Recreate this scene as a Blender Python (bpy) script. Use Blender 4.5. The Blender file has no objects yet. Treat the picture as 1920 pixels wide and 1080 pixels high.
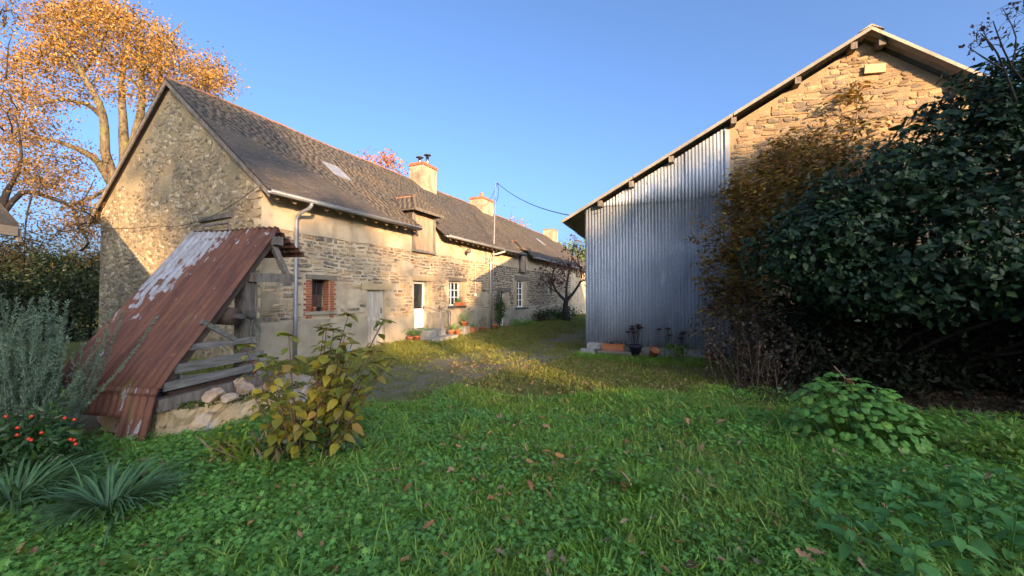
import bpy, math, random
import numpy as np
from mathutils import Vector, Matrix

random.seed(7)
RNG = np.random.default_rng(7)
SC = bpy.context.scene
COL = SC.collection
R = math.radians

# ------------------------------------------------------------------ camera
FPX = 740.0                      # focal length in photo pixels
EYE = 1.6
PITCH = math.atan(16 / 740)
cam_d = bpy.data.cameras.new('camera')
cam_d.sensor_width = 36
cam_d.lens = FPX / 1920 * 36
cam_d.clip_end = 3000
cam = bpy.data.objects.new('camera', cam_d)
COL.objects.link(cam)
cam.location = (0, 0, EYE)
cam.rotation_euler = (math.pi / 2 + PITCH, 0, 0)
SC.camera = cam

# ------------------------------------------------------------------ sky, sun, exposure
SUN_AZ = R(24.0)                 # behind the camera, to the right
SUN_EL = R(10.0)
world = bpy.data.worlds.new('World')
SC.world = world
world.use_nodes = True
wn = world.node_tree
sky = wn.nodes.new('ShaderNodeTexSky')
sky.sky_type = 'NISHITA'
sky.sun_disc = False
sky.sun_elevation = SUN_EL
sky.sun_rotation = math.pi - SUN_AZ
sky.altitude = 50
sky.air_density = 0.6
sky.dust_density = 6.0
sky.ozone_density = 3.2
wn.links.new(sky.outputs[0], wn.nodes['Background'].inputs[0])
wn.nodes['Background'].inputs[1].default_value = 0.15
sun_d = bpy.data.lights.new('sun', 'SUN')
sun_d.energy = 4.3
sun_d.angle = R(0.53)
sun_d.color = (1.0, 0.64, 0.33)
sun = bpy.data.objects.new('sun', sun_d)
COL.objects.link(sun)
SUN_DIR = Vector((-math.sin(SUN_AZ) * math.cos(SUN_EL), math.cos(SUN_AZ) * math.cos(SUN_EL), -math.sin(SUN_EL)))
sun.rotation_euler = SUN_DIR.to_track_quat('-Z', 'Y').to_euler()
sun.location = (8, -18, 12)
vs = SC.view_settings
vs.view_transform = 'Standard'
vs.look = 'None'
vs.gamma = 1
vs.exposure = 1.95
SC.render.engine = 'CYCLES'
SC.cycles.use_denoising = True
SC.cycles.max_bounces = 6
SC.cycles.transparent_max_bounces = 6
SC.cycles.sample_clamp_indirect = 4.0

# ------------------------------------------------------------------ helpers
def ray(px, py):
    x = (px - 960) / FPX
    z = (540 - py) / FPX
    c, s = math.cos(PITCH), math.sin(PITCH)
    return np.array((x, c - z * s, s + z * c))

def P(px, py, Y):                # point seen at a photo pixel, at forward distance Y
    r = ray(px, py)
    p = r * (Y / r[1])
    return np.array((p[0], p[1], p[2] + EYE))

def G(px, py, z=0.0):            # point of the ground seen at a photo pixel
    r = ray(px, py)
    k = (z - EYE) / r[2]
    return np.array((r[0] * k, r[1] * k, z))

def gh(x, y):                    # ground height
    return 0.03 * np.sin(x * 0.9 + 1.3) * np.cos(y * 0.7) + 0.02 * np.sin(x * 2.3 + y * 1.7)

def tag(o, label=None, cat=None, group=None, kind=None):
    if label: o['label'] = label
    if cat: o['category'] = cat
    if group: o['group'] = group
    if kind: o['kind'] = kind
    return o

def empty(name, loc=(0, 0, 0), rz=0.0, label=None, cat=None, group=None):
    o = bpy.data.objects.new(name, None)
    COL.objects.link(o)
    o.location = loc
    o.rotation_euler = (0, 0, rz)
    o.empty_display_size = 0.2
    return tag(o, label, cat, group)

def mesh_of(name, V, F, mat=None, smooth=False):
    me = bpy.data.meshes.new(name)
    if isinstance(V, np.ndarray) and isinstance(F, np.ndarray):
        V = np.ascontiguousarray(V, dtype=np.float32); F = np.ascontiguousarray(F, dtype=np.int32)
        n, k = F.shape
        me.vertices.add(len(V)); me.vertices.foreach_set('co', V.ravel())
        me.loops.add(n * k); me.loops.foreach_set('vertex_index', F.ravel())
        me.polygons.add(n)
        me.polygons.foreach_set('loop_start', np.arange(0, n * k, k, dtype=np.int32))
        me.polygons.foreach_set('loop_total', np.full(n, k, dtype=np.int32))
        me.update(calc_edges=True)
    else:
        me.from_pydata([tuple(v) for v in V], [], [tuple(f) for f in F])
    if mat: me.materials.append(mat)
    if smooth: me.polygons.foreach_set('use_smooth', np.ones(len(me.polygons), dtype=bool))
    me.update()
    return me

def link(name, me, parent=None):
    o = bpy.data.objects.new(name, me)
    COL.objects.link(o)
    if parent is not None: o.parent = parent
    return o

def obj(name, V, F, mat, parent=None, smooth=False):
    return link(name, mesh_of(name, V, F, mat, smooth), parent)

class MB:
    """collects faces of ONE piece"""
    def __init__(s): s.V = []; s.F = []
    def add(s, V, F):
        b = len(s.V)
        s.V += [tuple(v) for v in V]
        s.F += [tuple(i + b for i in f) for f in F]
        return s
    def box(s, x0, x1, y0, y1, z0, z1):
        V = [(x0,y0,z0),(x1,y0,z0),(x1,y1,z0),(x0,y1,z0),(x0,y0,z1),(x1,y0,z1),(x1,y1,z1),(x0,y1,z1)]
        return s.add(V, [(0,3,2,1),(4,5,6,7),(0,1,5,4),(1,2,6,5),(2,3,7,6),(3,0,4,7)])
    def beam(s, p0, p1, w, h, up=(0, 0, 1), jit=0.0):
        p0 = Vector(p0); p1 = Vector(p1)
        a = (p1 - p0).normalized(); u = Vector(up)
        sd = a.cross(u)
        if sd.length < 1e-4: sd = a.cross(Vector((1, 0, 0)))
        sd.normalize(); u = sd.cross(a)
        V = []
        for p in (p0, p1):
            for sx, sz in ((-1,-1),(1,-1),(1,1),(-1,1)):
                V.append(p + sd * (sx * w / 2 + random.uniform(-jit, jit)) + u * (sz * h / 2 + random.uniform(-jit, jit)))
        return s.add(V, [(0,1,2,3),(7,6,5,4),(0,4,5,1),(1,5,6,2),(2,6,7,3),(3,7,4,0)])
    def tube(s, pts, rad, n=6, cap=True):
        pts = [Vector(p) for p in pts]
        if not hasattr(rad, '__len__'): rad = [rad] * len(pts)
        rings = []; V = []; F = []
        ref = Vector((0.31, 0.17, 0.93))
        for i, p in enumerate(pts):
            a = (pts[min(i + 1, len(pts) - 1)] - pts[max(i - 1, 0)])
            if a.length < 1e-6: a = Vector((0, 0, 1))
            a.normalize()
            u = a.cross(ref)
            if u.length < 0.05: u = a.cross(Vector((1, 0, 0)))
            u.normalize(); w = a.cross(u)
            for k in range(n):
                t = 2 * math.pi * k / n
                V.append(p + (u * math.cos(t) + w * math.sin(t)) * rad[i])
        for i in range(len(pts) - 1):
            for k in range(n):
                F.append((i*n+k, i*n+(k+1)%n, (i+1)*n+(k+1)%n, (i+1)*n+k))
        if cap:
            F.append(tuple(range(n))[::-1]); F.append(tuple((len(pts)-1)*n+k for k in range(n)))
        return s.add(V, F)
    def lathe(s, c, prof, n=14):
        V = []; F = []
        for r, z in prof:
            for k in range(n):
                t = 2 * math.pi * k / n
                V.append((c[0] + r * math.cos(t), c[1] + r * math.sin(t), c[2] + z))
        for i in range(len(prof) - 1):
            for k in range(n):
                F.append((i*n+k, i*n+(k+1)%n, (i+1)*n+(k+1)%n, (i+1)*n+k))
        F.append(tuple(range(n))[::-1]); F.append(tuple((len(prof)-1)*n+k for k in range(n)))
        return s.add(V, F)
    def prism(s, poly, axis, a0, a1):
        """poly: 2-D outline, swept along axis ('x','y','z') from a0 to a1"""
        n = len(poly); V = []
        for a in (a0, a1):
            for p in poly:
                V.append({'x': (a, p[0], p[1]), 'y': (p[0], a, p[1]), 'z': (p[0], p[1], a)}[axis])
        F = [tuple(range(n)), tuple(range(2*n-1, n-1, -1))]
        for i in range(n): F.append((i, i + n, (i+1) % n + n, (i+1) % n))
        return s.add(V, F)
    def build(s, name, mat, parent=None, smooth=False):
        return obj(name, s.V, s.F, mat, parent, smooth)

# ------------------------------------------------------------------ materials
MATS = {}
def nd(nt, t, **kw):
    n = nt.nodes.new(t)
    for k, v in kw.items(): setattr(n, k, v)
    return n
def ramp(nt, fac, stops, interp='LINEAR'):
    r = nt.nodes.new('ShaderNodeValToRGB'); r.color_ramp.interpolation = interp
    e = r.color_ramp.elements
    while len(e) < len(stops): e.new(0.5)
    for el, (p, c) in zip(e, stops):
        el.position = p
        el.color = (c, c, c, 1) if not hasattr(c, '__len__') else (*c, 1)
    nt.links.new(fac, r.inputs[0]); return r.outputs[0]
def mix(nt, fac, a, b, mode='MIX'):
    m = nt.nodes.new('ShaderNodeMix'); m.data_type = 'RGBA'; m.blend_type = mode
    for i, v in ((0, fac), (6, a), (7, b)):
        if hasattr(v, 'is_linked') or hasattr(v, 'links'): nt.links.new(v, m.inputs[i])
        elif hasattr(v, '__len__'): m.inputs[i].default_value = (*v, 1)
        else: m.inputs[i].default_value = v
    return m.outputs[2]
def vecscale(nt, vec, st):
    m = nt.nodes.new('ShaderNodeVectorMath'); m.operation = 'MULTIPLY'
    nt.links.new(vec, m.inputs[0]); m.inputs[1].default_value = st; return m.outputs[0]
def noise_n(nt, vec, scale, detail=4, rough=0.6, dist=0.0):
    n = nt.nodes.new('ShaderNodeTexNoise'); nt.links.new(vec, n.inputs['Vector'])
    n.inputs['Scale'].default_value = scale; n.inputs['Detail'].default_value = detail
    n.inputs['Roughness'].default_value = rough; n.inputs['Distortion'].default_value = dist
    return n.outputs[0]
def mathn(nt, op, a, b=0.0):
    m = nt.nodes.new('ShaderNodeMath'); m.operation = op
    for i, v in ((0, a), (1, b)):
        if hasattr(v, 'links'): nt.links.new(v, m.inputs[i])
        else: m.inputs[i].default_value = v
    return m.outputs[0]
def hashed(nt):
    oi = nt.nodes.new('ShaderNodeObjectInfo'); ge = nt.nodes.new('ShaderNodeNewGeometry')
    return mathn(nt, 'FRACT', mathn(nt, 'ADD', oi.outputs['Random'], ge.outputs['Random Per Island']))

def mat(name, pal, scale=3.0, rough=0.85, bump=0.3, bscale=None, layers=(), byhash=False, jitter=0.0,
        metal=0.0, spec=0.3, coord='world', stretch=(1, 1, 1), transl=0.0, bdist=0.02, spangle=0.0, lo=0.3, hi=0.7):
    m = bpy.data.materials.new(name); m.use_nodes = True
    nt = m.node_tree; nt.nodes.clear()
    out = nd(nt, 'ShaderNodeOutputMaterial')
    if coord == 'world': vec = nd(nt, 'ShaderNodeNewGeometry').outputs['Position']
    else: vec = nd(nt, 'ShaderNodeTexCoord').outputs['Object']
    v0 = vecscale(nt, vec, stretch)
    if byhash: fac = hashed(nt)
    else: fac = noise_n(nt, v0, scale)
    n = len(pal)
    if n == 1: col = mix(nt, 0.0, pal[0], pal[0])
    elif byhash: col = ramp(nt, fac, [(i / (n - 1), c) for i, c in enumerate(pal)])
    else: col = ramp(nt, fac, [(lo + (hi - lo) * i / (n - 1), c) for i, c in enumerate(pal)])
    if byhash:
        f2 = noise_n(nt, v0, scale)
        col = mix(nt, 1.0, col, ramp(nt, f2, [(0.25, 0.7), (0.75, 1.25)]), 'MULTIPLY')
    if jitter:
        h = hashed(nt)
        col = mix(nt, 1.0, col, ramp(nt, h, [(0, 1 - jitter), (1, 1 + jitter)]), 'MULTIPLY')
    if spangle:
        vo = nd(nt, 'ShaderNodeTexVoronoi'); nt.links.new(vec, vo.inputs['Vector']); vo.inputs['Scale'].default_value = 45
        bw = nd(nt, 'ShaderNodeRGBToBW'); nt.links.new(vo.outputs['Color'], bw.inputs[0])
        col = mix(nt, 1.0, col, ramp(nt, bw.outputs[0], [(0, 1 - spangle), (1, 1 + spangle)]), 'MULTIPLY')
    for L in layers:
        c, s, a, b = L[:4]; st = L[4] if len(L) > 4 else (1, 1, 1); amt = L[5] if len(L) > 5 else 1.0
        f = noise_n(nt, vecscale(nt, vec, st), s, 5, 0.6)
        col = mix(nt, ramp(nt, f, [(a, 0.0), (b, amt)]), col, c)
    bs = nd(nt, 'ShaderNodeBsdfPrincipled')
    nt.links.new(col, bs.inputs['Base Color'])
    bs.inputs['Roughness'].default_value = rough; bs.inputs['Metallic'].default_value = metal
    bs.inputs['Specular IOR Level'].default_value = spec
    if bump:
        bn = nd(nt, 'ShaderNodeBump'); bn.inputs['Strength'].default_value = bump; bn.inputs['Distance'].default_value = bdist
        nt.links.new(noise_n(nt, v0, bscale or scale * 6, 6, 0.65), bn.inputs['Height'])
        nt.links.new(bn.outputs[0], bs.inputs['Normal'])
    sh = bs.outputs[0]
    if transl:
        tr = nd(nt, 'ShaderNodeBsdfTranslucent'); nt.links.new(col, tr.inputs[0])
        ms = nd(nt, 'ShaderNodeMixShader'); ms.inputs[0].default_value = transl
        nt.links.new(sh, ms.inputs[1]); nt.links.new(tr.outputs[0], ms.inputs[2]); sh = ms.outputs[0]
    nt.links.new(sh, out.inputs[0])
    MATS[name] = m
    return m

def leafmat(name, pal, rough=0.5, transl=0.3, spec=0.35, scale=6, layers=()):
    return mat(name, pal, scale=scale, rough=rough, bump=0, byhash=True, transl=transl, spec=spec, layers=layers)

m_plaster = mat('lime_plaster', [(0.34,0.27,0.18),(0.45,0.365,0.255),(0.52,0.43,0.31)], 1.2, 0.95, 0.35, 20,
    layers=[((0.24,0.20,0.14), 1.6, 0.55, 0.72, (1,1,0.5), 0.7), ((0.56,0.49,0.38), 5, 0.6, 0.7, (1,1,1), 0.5), ((0.16,0.13,0.10), 9, 0.66, 0.74, (1,1,1), 0.5)])
m_mortar = mat('lime_mortar', [(0.29,0.235,0.165),(0.42,0.345,0.24),(0.50,0.42,0.30)], 2.0, 0.95, 0.6, 24,
    layers=[((0.20,0.16,0.11), 2.2, 0.55, 0.7, (1,1,1), 0.6)])
m_plinth = mat('cement_render', [(0.24,0.20,0.15),(0.34,0.29,0.21),(0.42,0.36,0.26)], 1.5, 0.95, 0.3, 14,
    layers=[((0.12,0.11,0.08), 1.3, 0.56, 0.75, (1,1,0.6), 0.6), ((0.10,0.12,0.05), 3, 0.62, 0.8, (1,1,1), 0.5)])
m_stone = mat('facade_stone', [(0.10,0.085,0.075),(0.30,0.20,0.11),(0.17,0.13,0.10),(0.40,0.28,0.15),(0.22,0.14,0.08),(0.09,0.085,0.085),(0.33,0.24,0.15),(0.14,0.11,0.09)],
    9, 0.9, 0.7, 30, byhash=True, layers=[((0.40,0.33,0.225), 1.6, 0.46, 0.68, (1,1,1), 0.75), ((0.46,0.39,0.28), 11, 0.56, 0.66, (1,1,1), 0.6)])
m_stone_dark = mat('schist_stone', [(0.07,0.065,0.06),(0.16,0.13,0.10),(0.10,0.09,0.08),(0.24,0.19,0.13)], 9, 0.9, 0.7, 30, byhash=True)
m_gable = mat('gable_rubble_mortar', [(0.20,0.155,0.09),(0.31,0.24,0.14),(0.38,0.30,0.18)], 1.1, 0.95, 0.9, 14,
    layers=[((0.13,0.11,0.08), 1.0, 0.48, 0.66, (1,1,0.8), 0.75), ((0.17,0.14,0.05), 2.2, 0.58, 0.72, (1,1,0.4), 0.7), ((0.48,0.42,0.30), 9, 0.60, 0.66, (1,1,1), 0.6)], bdist=0.05)
m_gstone = mat('gable_stone', [(0.16,0.13,0.10),(0.30,0.24,0.15),(0.22,0.18,0.12),(0.46,0.39,0.27),(0.20,0.15,0.10),(0.36,0.29,0.19)], 8, 0.95, 0.8, 26, byhash=True,
    layers=[((0.13,0.11,0.085), 1.0, 0.48, 0.66, (1,1,0.8), 0.6)])
m_bstone = mat('barn_stone', [(0.15,0.105,0.065),(0.31,0.215,0.115),(0.21,0.15,0.09),(0.115,0.095,0.075),(0.34,0.25,0.14),(0.26,0.16,0.08),(0.17,0.14,0.11)], 7, 0.92, 0.8, 26, byhash=True,
    layers=[((0.52,0.27,0.05), 2.6, 0.66, 0.70, (1,1,1.5), 0.8)])
m_bmortar = mat('barn_mortar', [(0.19,0.14,0.085),(0.29,0.215,0.125)], 3, 0.95, 0.8, 22)
m_slate = mat('roof_slate', [(0.058,0.053,0.050),(0.072,0.064,0.058),(0.064,0.058,0.053),(0.080,0.070,0.062),(0.060,0.056,0.054)], 4, 0.8, 0.5, 30, byhash=True,
    layers=[((0.115,0.088,0.058), 0.55, 0.45, 0.65, (1,1,1), 0.65), ((0.40,0.38,0.33), 2.4, 0.70, 0.73, (1,1,1), 0.85), ((0.24,0.22,0.185), 17, 0.58, 0.68, (1,1,1), 0.55), ((0.035,0.047,0.046), 1.4, 0.52, 0.72, (1,1,1), 0.6)])
m_deck = mat('roof_deck', [(0.04,0.035,0.03),(0.06,0.05,0.045)], 4)
m_ridge = mat('terracotta_ridge', [(0.22,0.10,0.055),(0.28,0.14,0.08),(0.17,0.095,0.065)], 7, 0.85, 0.4, byhash=True, layers=[((0.35,0.30,0.2), 7, 0.6, 0.7, (1,1,1), 0.6)])
m_brick = mat('red_brick', [(0.30,0.09,0.045),(0.38,0.14,0.07),(0.24,0.08,0.05)], 8, 0.9, 0.4, byhash=True)
m_terra = mat('terracotta_pot', [(0.42,0.13,0.05),(0.50,0.18,0.075),(0.36,0.13,0.07)], 6, 0.85, 0.2, byhash=True, layers=[((0.4,0.3,0.2), 9, 0.6, 0.75, (1,1,1), 0.5)])
m_oldwood = mat('weathered_wood', [(0.095,0.078,0.063),(0.165,0.142,0.12),(0.23,0.205,0.18)], 5, 0.9, 0.7, 18, stretch=(3, 3, 0.6), jitter=0.2,
    layers=[((0.16,0.075,0.035), 1.7, 0.54, 0.7, (1,1,1), 0.75), ((0.06,0.05,0.045), 4, 0.58, 0.7, (1,1,1), 0.7)])
m_rail = mat('grey_rail_wood', [(0.09,0.08,0.07),(0.165,0.155,0.14),(0.23,0.225,0.21)], 6, 0.9, 0.7, 22, stretch=(0.5, 2, 5), coord='object', jitter=0.25,
    layers=[((0.30,0.36,0.25), 2.2, 0.56, 0.66, (1,1,1), 0.6)])
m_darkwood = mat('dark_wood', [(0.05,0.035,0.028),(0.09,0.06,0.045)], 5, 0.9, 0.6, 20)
m_door = mat('plank_door_wood', [(0.30,0.26,0.21),(0.42,0.38,0.32),(0.52,0.49,0.44)], 4, 0.9, 0.6, 16, stretch=(4,4,0.5), jitter=0.12, layers=[((0.22,0.13,0.08), 2.0, 0.5, 0.75, (1,1,0.5), 0.7)])
m_loft = mat('loft_door_wood', [(0.24,0.16,0.11),(0.33,0.23,0.16),(0.40,0.31,0.24)], 4, 0.9, 0.6, 16, stretch=(4,4,0.5), jitter=0.12)
m_white = mat('white_paint', [(0.74,0.74,0.74),(0.82,0.82,0.80)], 5, 0.5, 0.1)
m_glass = mat('window_glass', [(0.02,0.023,0.025),(0.035,0.04,0.04)], 3, 0.08, 0, spec=0.6)
m_curtain = mat('curtain_cloth', [(0.30,0.30,0.20),(0.40,0.39,0.27)], 3, 0.9, 0.3, stretch=(12,12,0.4))
m_lintel = mat('grey_lintel', [(0.13,0.11,0.09),(0.20,0.17,0.13)], 5, 0.9, 0.6, 20)
m_lintel_lt = mat('pale_lintel', [(0.36,0.27,0.15),(0.44,0.34,0.20)], 5, 0.9, 0.5, 20)
m_sill = mat('slate_sill', [(0.06,0.06,0.068),(0.09,0.09,0.10)], 6, 0.7, 0.3)
m_zinc = mat('zinc_pipe', [(0.20,0.215,0.235),(0.28,0.295,0.32)], 3, 0.5, 0.1, metal=0.35, spec=0.5)
m_palepipe = mat('pale_pipe', [(0.50,0.45,0.38),(0.58,0.53,0.45)], 4, 0.6, 0.1)
m_galv = mat('galvanised_sheet', [(0.22,0.25,0.30),(0.29,0.325,0.38),(0.35,0.385,0.435)], 1.2, 0.62, 0.05, metal=0.0, spec=0.4, spangle=0.22, stretch=(1,1,0.3), jitter=0.09,
    layers=[((0.22,0.24,0.28), 1.5, 0.5, 0.7, (1,1,0.25), 0.6), ((0.20,0.13,0.085), 6, 0.66, 0.76, (1,1,0.12), 0.55), ((0.5,0.53,0.57), 4, 0.62, 0.7, (1,1,0.3), 0.35)])
m_fibro = mat('fibre_cement_roof', [(0.20,0.18,0.15),(0.28,0.25,0.20),(0.33,0.29,0.23)], 2, 0.9, 0.4, 20, layers=[((0.10,0.09,0.07), 3, 0.55, 0.7, (1,1,1), 0.6)])
m_verge = mat('verge_board', [(0.17,0.155,0.13),(0.24,0.22,0.185)], 3, 0.85, 0.3, 16)
m_conc = mat('concrete_block', [(0.26,0.25,0.22),(0.36,0.34,0.30)], 6, 0.95, 0.5)
m_metal_dk = mat('dark_steel', [(0.10,0.09,0.085),(0.15,0.13,0.12)], 8, 0.6, 0.1, metal=0.4)
m_mast = mat('galvanised_mast', [(0.20,0.20,0.20),(0.27,0.27,0.27)], 8, 0.55, 0.1, metal=0.3)
m_cable = mat('black_cable', [(0.012,0.012,0.013),(0.02,0.02,0.02)], 5, 0.6, 0)
m_steel = mat('stainless_flue', [(0.55,0.55,0.55),(0.62,0.62,0.62)], 5, 0.25, 0, metal=1.0)
m_rope = mat('old_rope', [(0.10,0.11,0.09),(0.16,0.16,0.13)], 30, 0.9, 0.4)
m_limestone = mat('pale_loose_stone', [(0.28,0.185,0.115),(0.42,0.31,0.215),(0.48,0.41,0.33)], 5, 0.9, 0.8, 16, jitter=0.12, coord='object', layers=[((0.38,0.19,0.09), 3.5, 0.54, 0.66, (1,1,1), 0.7)])
m_wellbase = mat('well_masonry', [(0.34,0.26,0.15),(0.45,0.35,0.21),(0.50,0.44,0.34)], 2.5, 0.95, 0.9, 12, layers=[((0.42,0.42,0.44), 1.8, 0.55, 0.62, (1,1,1), 0.7), ((0.16,0.13,0.09), 4, 0.60, 0.66, (1,1,2.0), 0.8)], bdist=0.05)
m_moss = mat('moss', [(0.035,0.06,0.012),(0.07,0.10,0.018),(0.11,0.12,0.025)], 14, 0.95, 0.8, 60)
m_bark = mat('oak_bark', [(0.06,0.045,0.03),(0.14,0.11,0.07),(0.20,0.165,0.095)], 5, 0.95, 1.0, 16, bdist=0.06, stretch=(2,2,0.6), layers=[((0.16,0.17,0.06), 1.5, 0.5, 0.7, (1,1,1), 0.6)])
m_twig = mat('twig_bark', [(0.09,0.06,0.04),(0.15,0.10,0.07)], 12, 0.9, 0.3)
m_chimney = mat('chimney_render', [(0.20,0.155,0.11),(0.31,0.245,0.17),(0.38,0.31,0.22)], 1.6, 0.95, 0.6, 16, layers=[((0.11,0.09,0.07), 1.4, 0.52, 0.7, (1,1,0.5), 0.7), ((0.30,0.15,0.08), 5, 0.62, 0.7, (1,1,1.4), 0.5)])
m_darkbark = mat('dark_bark', [(0.022,0.018,0.016),(0.04,0.033,0.03)], 10, 0.9, 0.5)
m_cane = mat('bramble_cane', [(0.06,0.035,0.025),(0.11,0.07,0.045),(0.16,0.11,0.075)], 8, 0.9, 0.2, byhash=True)
m_deadstem = mat('dead_stem', [(0.15,0.10,0.06),(0.26,0.18,0.11),(0.34,0.27,0.18)], 8, 0.9, 0.2, byhash=True)
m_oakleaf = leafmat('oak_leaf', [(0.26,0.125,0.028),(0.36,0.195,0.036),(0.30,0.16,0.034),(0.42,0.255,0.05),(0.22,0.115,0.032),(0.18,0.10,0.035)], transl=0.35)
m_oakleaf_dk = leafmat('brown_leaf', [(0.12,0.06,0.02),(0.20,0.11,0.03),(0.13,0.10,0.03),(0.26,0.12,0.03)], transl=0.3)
m_grass = leafmat('grass_blade', [(0.150,0.300,0.036),(0.210,0.390,0.048),(0.180,0.345,0.040),(0.280,0.420,0.052),(0.130,0.275,0.040)], rough=0.45, transl=0.32, layers=[((0.34,0.36,0.07), 0.8, 0.46, 0.66, (1,1,1), 0.7), ((0.05,0.15,0.04), 1.3, 0.55, 0.7, (1,1,1), 0.5)])
m_drygrass = leafmat('short_grass', [(0.165,0.215,0.034),(0.205,0.225,0.042),(0.255,0.215,0.055),(0.175,0.225,0.036)], rough=0.6, transl=0.3)
m_cover = leafmat('ground_cover_leaf', [(0.120,0.290,0.050),(0.165,0.360,0.066),(0.140,0.325,0.062),(0.215,0.380,0.058)], rough=0.5, transl=0.28)
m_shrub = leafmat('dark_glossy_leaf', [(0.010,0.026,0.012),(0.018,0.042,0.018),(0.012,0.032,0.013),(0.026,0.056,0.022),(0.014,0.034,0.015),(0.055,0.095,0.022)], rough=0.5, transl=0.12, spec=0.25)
m_hyd = leafmat('yellowing_leaf', [(0.17,0.20,0.03),(0.29,0.28,0.03),(0.14,0.17,0.032),(0.46,0.36,0.035),(0.20,0.19,0.035),(0.33,0.20,0.045)], rough=0.55, transl=0.35)
m_orange = leafmat('autumn_leaf', [(0.20,0.10,0.03),(0.32,0.20,0.035),(0.11,0.12,0.03),(0.48,0.30,0.04),(0.13,0.065,0.03),(0.20,0.18,0.03),(0.28,0.11,0.035),(0.12,0.09,0.03)], transl=0.35)
m_bramble = leafmat('dead_bramble_leaf', [(0.045,0.030,0.020),(0.075,0.048,0.030),(0.035,0.035,0.018),(0.095,0.062,0.040)], transl=0.15)
m_ger = leafmat('round_green_leaf', [(0.105,0.250,0.040),(0.140,0.315,0.048),(0.100,0.240,0.046),(0.190,0.340,0.046)], rough=0.5, transl=0.3)
m_nettle = leafmat('nettle_leaf', [(0.070,0.200,0.048),(0.095,0.250,0.060),(0.110,0.270,0.052)], rough=0.55, transl=0.25)
m_strap = leafmat('strap_leaf', [(0.060,0.13,0.042),(0.10,0.19,0.066),(0.078,0.16,0.048)], rough=0.32, transl=0.15, spec=0.5)
m_rosemary = leafmat('rosemary_needle', [(0.11,0.165,0.11),(0.17,0.23,0.16),(0.095,0.145,0.09),(0.15,0.22,0.125)], rough=0.6, transl=0.15)
m_berryleaf = leafmat('dark_berry_leaf', [(0.022,0.060,0.018),(0.035,0.085,0.022),(0.05,0.10,0.022)], rough=0.4, transl=0.15)
m_berry = mat('red_berry', [(0.55,0.03,0.012),(0.62,0.06,0.02)], 8, 0.25, 0)
m_lime = leafmat('lime_leaf', [(0.13,0.20,0.015),(0.18,0.25,0.02),(0.10,0.17,0.015)], transl=0.4)
m_dock = leafmat('dock_leaf', [(0.10,0.20,0.025),(0.16,0.24,0.03)], transl=0.35)
m_litter = leafmat('fallen_leaf_brown', [(0.26,0.14,0.065),(0.38,0.26,0.15),(0.19,0.10,0.05),(0.43,0.19,0.06),(0.33,0.23,0.14)], rough=0.8, transl=0.1)
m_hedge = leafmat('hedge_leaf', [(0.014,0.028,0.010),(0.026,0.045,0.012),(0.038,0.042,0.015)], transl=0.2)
m_hollow_shade = leafmat('hollow_shade_leaf', [(0.008,0.013,0.006),(0.014,0.020,0.008),(0.018,0.017,0.009)], rough=0.7, transl=0.05, spec=0.15)  # near-black leaf colour that paints the shade under the big shrub
m_conifer = leafmat('lit_green_leaf', [(0.10,0.14,0.02),(0.16,0.19,0.025),(0.12,0.16,0.02)], transl=0.3)
m_pink = leafmat('pink_orange_leaf', [(0.40,0.15,0.06),(0.50,0.23,0.10),(0.34,0.14,0.07)], transl=0.35)
m_acer = leafmat('purple_leaf', [(0.055,0.020,0.022),(0.085,0.030,0.030),(0.10,0.045,0.03)], transl=0.2)
m_sedum = mat('dry_sedum_head', [(0.045,0.020,0.022),(0.07,0.032,0.03)], 20, 0.9, 0.4)
m_petal = mat('red_petal', [(0.55,0.05,0.06),(0.6,0.10,0.10)], 8, 0.6, 0)
m_bluecloth = mat('blue_tarp', [(0.10,0.16,0.30),(0.16,0.22,0.38)], 6, 0.7, 0.4)
m_redcan = mat('red_plastic', [(0.40,0.02,0.02),(0.5,0.03,0.03)], 6, 0.4, 0)
m_paleplastic = mat('pale_blue_plastic', [(0.26,0.32,0.38),(0.34,0.40,0.46)], 6, 0.4, 0)
m_darkpot = mat('dark_blue_pot', [(0.015,0.018,0.03),(0.03,0.035,0.05)], 6, 0.35, 0)

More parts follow.
